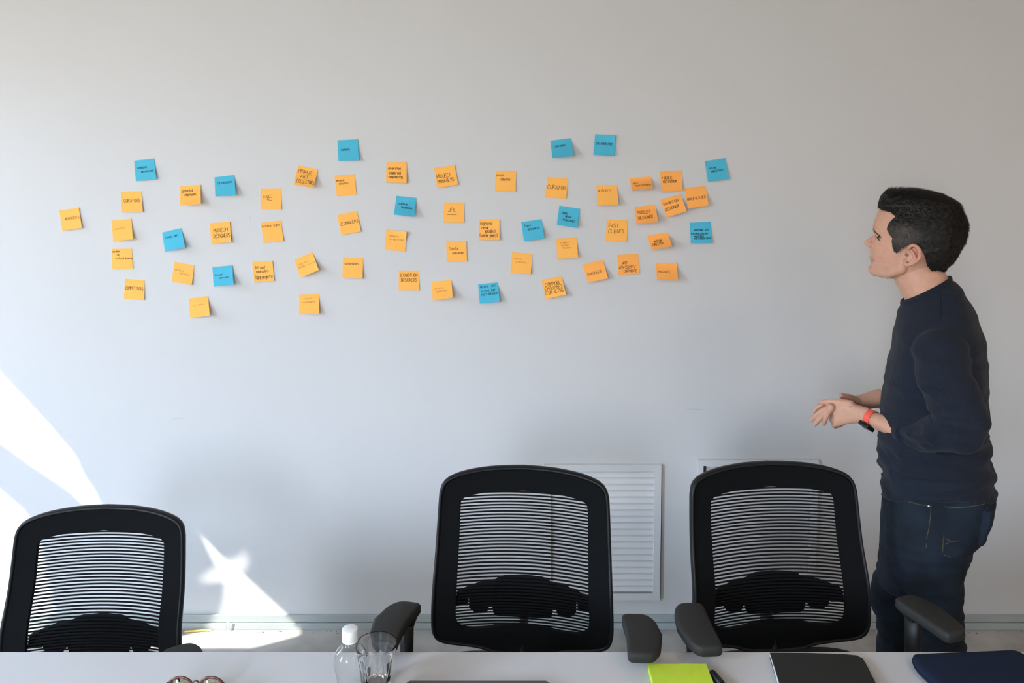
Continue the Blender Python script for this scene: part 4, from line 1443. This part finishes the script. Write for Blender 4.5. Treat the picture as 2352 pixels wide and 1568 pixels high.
# little water bottle
bp = atz(804, 1450, TZ + .160)
broot = empty('water_bottle', (bp.x, bp.y, TZ))
bo = [(.0005, .002), (.020, .0012), (.027, .004), (.0292, .012), (.0292, .020), (.0282, .023), (.0292, .026), (.0292, .036), (.0280, .040), (.0262, .048), (.0258, .056), (.0270, .064), (.0298, .076), (.0316, .086), (.0312, .095), (.0292, .103), (.0255, .109), (.0205, .114), (.0155, .1185), (.0128, .1215), (.0126, .1235), (.0150, .1240), (.0150, .1256), (.0122, .1262), (.0120, .132)]
ring_o = bo + [(.0112, .132)] + [(max(.0004, r - .0006), z + (.0006 if z < .01 else 0)) for r, z in bo[::-1][1:]]
def swirl(z, a, r):
    k = 1.0
    if .02 < z < .06:
        k -= .020 * max(0, math.cos(8 * a)) * min(1, (z - .02) / .01, (.06 - z) / .01)
    if .070 < z < .112:
        k -= .010 * max(0, math.cos(10 * a + 60 * z))
    return k
v, f = lathe(ring_o, 72, swirl)
mk('bottle_body', v, f, pet_m, broot, True)
cap_p = [(.0004, .1262), (.0150, .1262), (.0152, .1285), (.0148, .1290), (.0152, .1295), (.0152, .1455), (.0146, .1472), (.013, .1478), (.0004, .1478)]
v, f = lathe(cap_p, 96, lambda z, a, r: 1 - (.014 * (math.sin(48 * a) > 0) if .130 < z < .146 else 0))
cp_ = mk('cap', v, f, mat('white_cap_plastic', (.72, .73, .75), .4, .4), broot, True)
cp_.data.set_sharp_from_angle(angle=R(50))
broot.scale = (1.03, 1.03, 1.13)
tag(broot, 'small clear plastic water bottle with a white cap, in front of the drinking glass', 'bottle')

# closed grey laptop, only its far edge in the picture
a, b = atz(934, 1562, TZ + .016), atz(1262, 1561, TZ + .016)
lroot = empty('laptop', ((a.x + b.x) / 2, a.y - .105, TZ))
hw_ = (b.x - a.x) / 2
def rounded(hx, hy, r, n=8):
    out = []
    for cx, cy, a0 in ((hx - r, hy - r, 0), (-hx + r, hy - r, 90), (-hx + r, -hy + r, 180), (hx - r, -hy + r, 270)):
        for k in range(n + 1):
            t = R(a0 + 90 * k / n)
            out.append((cx + r * math.cos(t), cy + r * math.sin(t)))
    return out
def slab(name, hx, hy, r, z0, z1, m, parent, bev=.001, off=(0, 0)):
    rs = []
    for z, i_ in ((z0, bev), (z0 + bev, 0), (z1 - bev, 0), (z1, bev)):
        rs.append([(x + off[0], y + off[1], z) for x, y in rounded(hx - i_, hy - i_, max(.0005, r - i_))])
    v, f = loft(rs)
    o = mk(name, v, f, m, parent, True)
    o.data.set_sharp_from_angle(angle=R(40))
    return o
alu = mat('grey_anodised_metal', (.085, .085, .085), .45, .5, .3)
slab('laptop_base', hw_, .105, .010, .0008, .009, alu, lroot)
slab('laptop_lid', hw_, .105, .010, .0102, .016, alu, lroot)
tag(lroot, 'closed dark grey laptop at the bottom edge, right of the drinking glass', 'laptop')

# green note pad
a, b, c = atz(1488, 1524, TZ + .013), atz(1622, 1524, TZ + .013), atz(1500, 1568, TZ + .013)
rz = math.atan2(b.y - a.y, b.x - a.x)
proot = empty('note_pad', ((a.x + b.x) / 2, (a.y + b.y) / 2 - .038, TZ), rz)
lime = mat('lime_paper', (.50, .66, .045), .7, .3, vary=(60, .03))
lime2 = mat('lime_paper_edge', (.55, .78, .10), .8, .2, bump=(2000, .6, (.02, .02, 30)))
W_ = (b - a).length / 2
box('paper_block', (-W_, W_, -.038, .038, .0006, .0128), lime2, proot)
box('top_sheet', (-W_ + .0002, W_ - .0002, -.0378, .0378, .0129, .0132), lime, proot)
tag(proot, 'lime green block of sticky notes in front of the middle chair', 'note pad')

# black marker lying beside it
q0, q1 = atz(1634, 1541, TZ + .009), atz(1672, 1590, TZ + .009)
mroot = empty('marker_pen', (q0.x, q0.y, TZ))
d = (q1 - q0).normalized()
o0 = Vector((0, 0, .0085))
v, f = tube([o0, o0 + d * .002, o0 + d * .012, o0 + d * .045], [.003, .0055, .0072, .0082], 20)
mk('pen_cap', v, f, M['rim'], mroot, True)
v, f = tube([o0 + d * .0452, o0 + d * .12, o0 + d * .128], [.0078, .0078, .006], 20)
mk('pen_barrel', v, f, M['plastic'], mroot, True)
v, f = tube([o0 + d * .008 + Vector((0, 0, .0075)), o0 + d * .035 + Vector((0, 0, .0098)), o0 + d * .042 + Vector((0, 0, .0086))], [(.0022, .001)] * 3, 8)
mk('clip', v, f, M['rim'], mroot, True)
tag(mroot, 'black marker pen lying against the lime green note pad', 'pen')

# black notebook with white page edges
def poly_slab(name, pts, z0, z1, m, parent, o, bev=.0012, smooth=True):
    c = sum((Vector(p) for p in pts), Vector()) / len(pts)
    rs = []
    for z, k in ((z0, 1 - bev * 8), (z0 + bev, 1), (z1 - bev, 1), (z1, 1 - bev * 8)):
        rs.append([((c.x + (p[0] - c.x) * k) - o.x, (c.y + (p[1] - c.y) * k) - o.y, z) for p in pts])
    v, f = loft(rs)
    ob = mk(name, v, f, m, parent, smooth)
    ob.data.set_sharp_from_angle(angle=R(45))
    return ob
def topz(pts, z):
    return [tuple(atz(x, y, z).xy) + (0,) for x, y in pts]
np_ = topz([(1768, 1498), (1850, 1498.5), (1935, 1501), (1968, 1504), (1982, 1511), (1990, 1524), (2012, 1568), (2040, 1625), (1812, 1625), (1790, 1568)], TZ + .014)
np_ = [(x, min(y, TY1 - .004), 0) for x, y, _ in np_]
nroot = empty('notebook', (np_[0][0] + .12, np_[0][1] - .06, TZ))
nl = nroot.location
blk = mat('black_leatherette', (.014, .015, .014), .55, .35, bump=(500, .3))
poly_slab('back_cover', np_, .0005, .003, blk, nroot, nl)
inn_ = topz([(1771, 1500), (1850, 1500.5), (1934, 1503), (1962, 1507), (1974, 1514), (1984, 1528), (2004, 1568), (2032, 1622), (1812, 1622), (1790, 1568)], TZ + .010)
inn_ = [(x - .0025, min(y, TY1 - .006), 0) for x, y, _ in inn_]
poly_slab('page_block', inn_, .0032, .0112, mat('white_pages', (.62, .62, .60), .8, .2, bump=(1500, .4, (.02, .02, 40))), nroot, nl)
poly_slab('front_cover', np_, .0114, .0142, blk, nroot, nl)
tag(nroot, 'black covered notebook with white page edges, between the lime pad and the navy sleeve', 'notebook')

# navy sleeve / folder, soft and round-cornered
fp = topz([(2097, 1503), (2106, 1500.5), (2180, 1497), (2260, 1494), (2318, 1491.5), (2338, 1493), (2356, 1502), (2392, 1530), (2440, 1568), (2500, 1625), (2215, 1625), (2150, 1568), (2112, 1533), (2098, 1514)], TZ + .020)
fp = [(x, min(y, TY1 + .004), 0) for x, y, _ in fp]
froot = empty('laptop_sleeve', (fp[0][0] + .15, fp[0][1] - .08, TZ))
fl = froot.location
navy2 = mat('navy_felt', (.0095, .016, .036), .95, .15, bump=(700, .5))
cF = sum((Vector(p) for p in fp), Vector()) / len(fp)
rs = []
for z, k in ((.0006, .965), (.004, .992), (.010, 1.0), (.0165, .992), (.0200, .965), (.0212, .90)):
    rs.append([((cF.x + (p[0] - cF.x) * k) - fl.x, (cF.y + (p[1] - cF.y) * k) - fl.y, z) for p in catmull(fp, 4, True)])
v, f = loft(rs)
sl = mk('felt_cover', v, f, navy2, froot, True)
seam_pts = [Vector((cF.x + (p[0] - cF.x) * 1.003 - fl.x, cF.y + (p[1] - cF.y) * 1.003 - fl.y, .0105)) for p in catmull(fp, 4, True)]
v, f = tube(seam_pts, .0012, 6)
mk('seam_piping', v, f, navy2, froot, True)
tag(froot, 'navy blue soft sleeve at the right end of the table', 'sleeve')

# tortoiseshell glasses, cut by the lower edge
a0 = atz(416, 1566, TZ + .02)
sroot = empty('eyeglasses', (a0.x + .01, a0.y - .017, TZ))
sl_ = sroot.location
tort = mat('tortoiseshell', (.085, .030, .022), .3, .5, vary=(120, .6))
lens = fresh('brown_lens', (.62, .52, .40), .05, 1.3)
def rim_at(cx, cy, rx, rz_):
    return [Vector((cx + rx * math.cos(2 * math.pi * k / 28), cy, .0225 + rz_ * math.sin(2 * math.pi * k / 28))) for k in range(29)]
for cx in (-.004, .058):
    v, f = tube(rim_at(cx, 0, .024, .0195), [(.0022, .0028)] * 29, 8)
    rr = mk('rim', v, f, tort, sroot, True)
    v, f = loft([[p + Vector((0, dy, 0)) for p in rim_at(cx, 0, .0225, .018)[:28]] for dy in (-.0007, .0007)])
    mk('lens', v, f, lens, rr, True)
v, f = tube([(.019, 0, .030), (.027, 0, .0345), (.035, 0, .030)], .002, 8)
mk('bridge', v, f, tort, sroot, True)
for sx in (-.030, .083):
    v, f = tube([(sx, 0, .030), (sx + .002, -.06, .026), (sx + .002, -.10, .012), (sx, -.125, .003)], [(.0015, .0028)] * 4, 8)
    mk('temple', v, f, tort, sroot, True)
tag(sroot, 'brown tortoiseshell glasses cut off by the bottom edge, left of the bottle', 'glasses')

# yellow pencil, cable end and paper scrap by the skirting
pa, pb = Vector((at(425, 1478, 2.925).x, 2.926, .0045)), Vector((at(478, 1474, 2.925).x, 2.936, .0045))
pa.z = pb.z = .0042
pe = empty('pencil', (pa.x, pa.y, 0))
v, f = tube([Vector((0, 0, .0042)), pb - pa + Vector((0, 0, .0042))], .0040, 6)
mk('shaft', v, f, mat('yellow_lacquer', (.75, .55, .10), .4, .5), pe)
dd = (pb - pa).normalized()
v, f = tube([pb - pa + Vector((0, 0, .0042)), pb - pa + dd * .012 + Vector((0, 0, .0042))], [.0040, .0010], 6)
mk('tip', v, f, mat('pale_wood', (.7, .6, .45), .7, .3), pe)
tag(pe, 'yellow pencil on the floor against the skirting, right of the lowest chair', 'pencil')
cx_ = at(522, 1480, 2.93)
v, f = tube([Vector(p) for p in catmull([(.010, 0, .040), (.002, -.002, .036), (-.004, -.004, .024), (-.005, -.006, .010), (-.002, -.008, .0035), (.02, -.012, .0022), (.06, -.012, .0022), (.14, -.008, .0022)], 6)], .0021, 8)
co_ = mk('cable', v, f, mat('white_cable_sheath', (.68, .68, .66), .45, .4), None, True, loc=Vector((cx_.x, 2.936, 0)))
tag(co_, 'short white cable rising against the skirting in the patch of sun', 'cable')
sc_a = atz(1866, 1488, .001)
v = [(-.022, -.008, .0005), (.020, -.010, .0008), (.024, .006, .0030), (-.019, .009, .0012)]
v2 = v + [(x, y, z + .0004) for x, y, z in v]
po = mk('paper_scrap', v2, [(0, 3, 2, 1), (4, 5, 6, 7), (0, 1, 5, 4), (1, 2, 6, 5), (2, 3, 7, 6), (3, 0, 4, 7)], mat('pale_yellow_paper', (.66, .60, .34), .8, .2), None, loc=Vector((sc_a.x, min(sc_a.y, 2.93), 0)))
tag(po, 'pale yellow scrap of paper on the floor behind the chair near the man', 'paper')
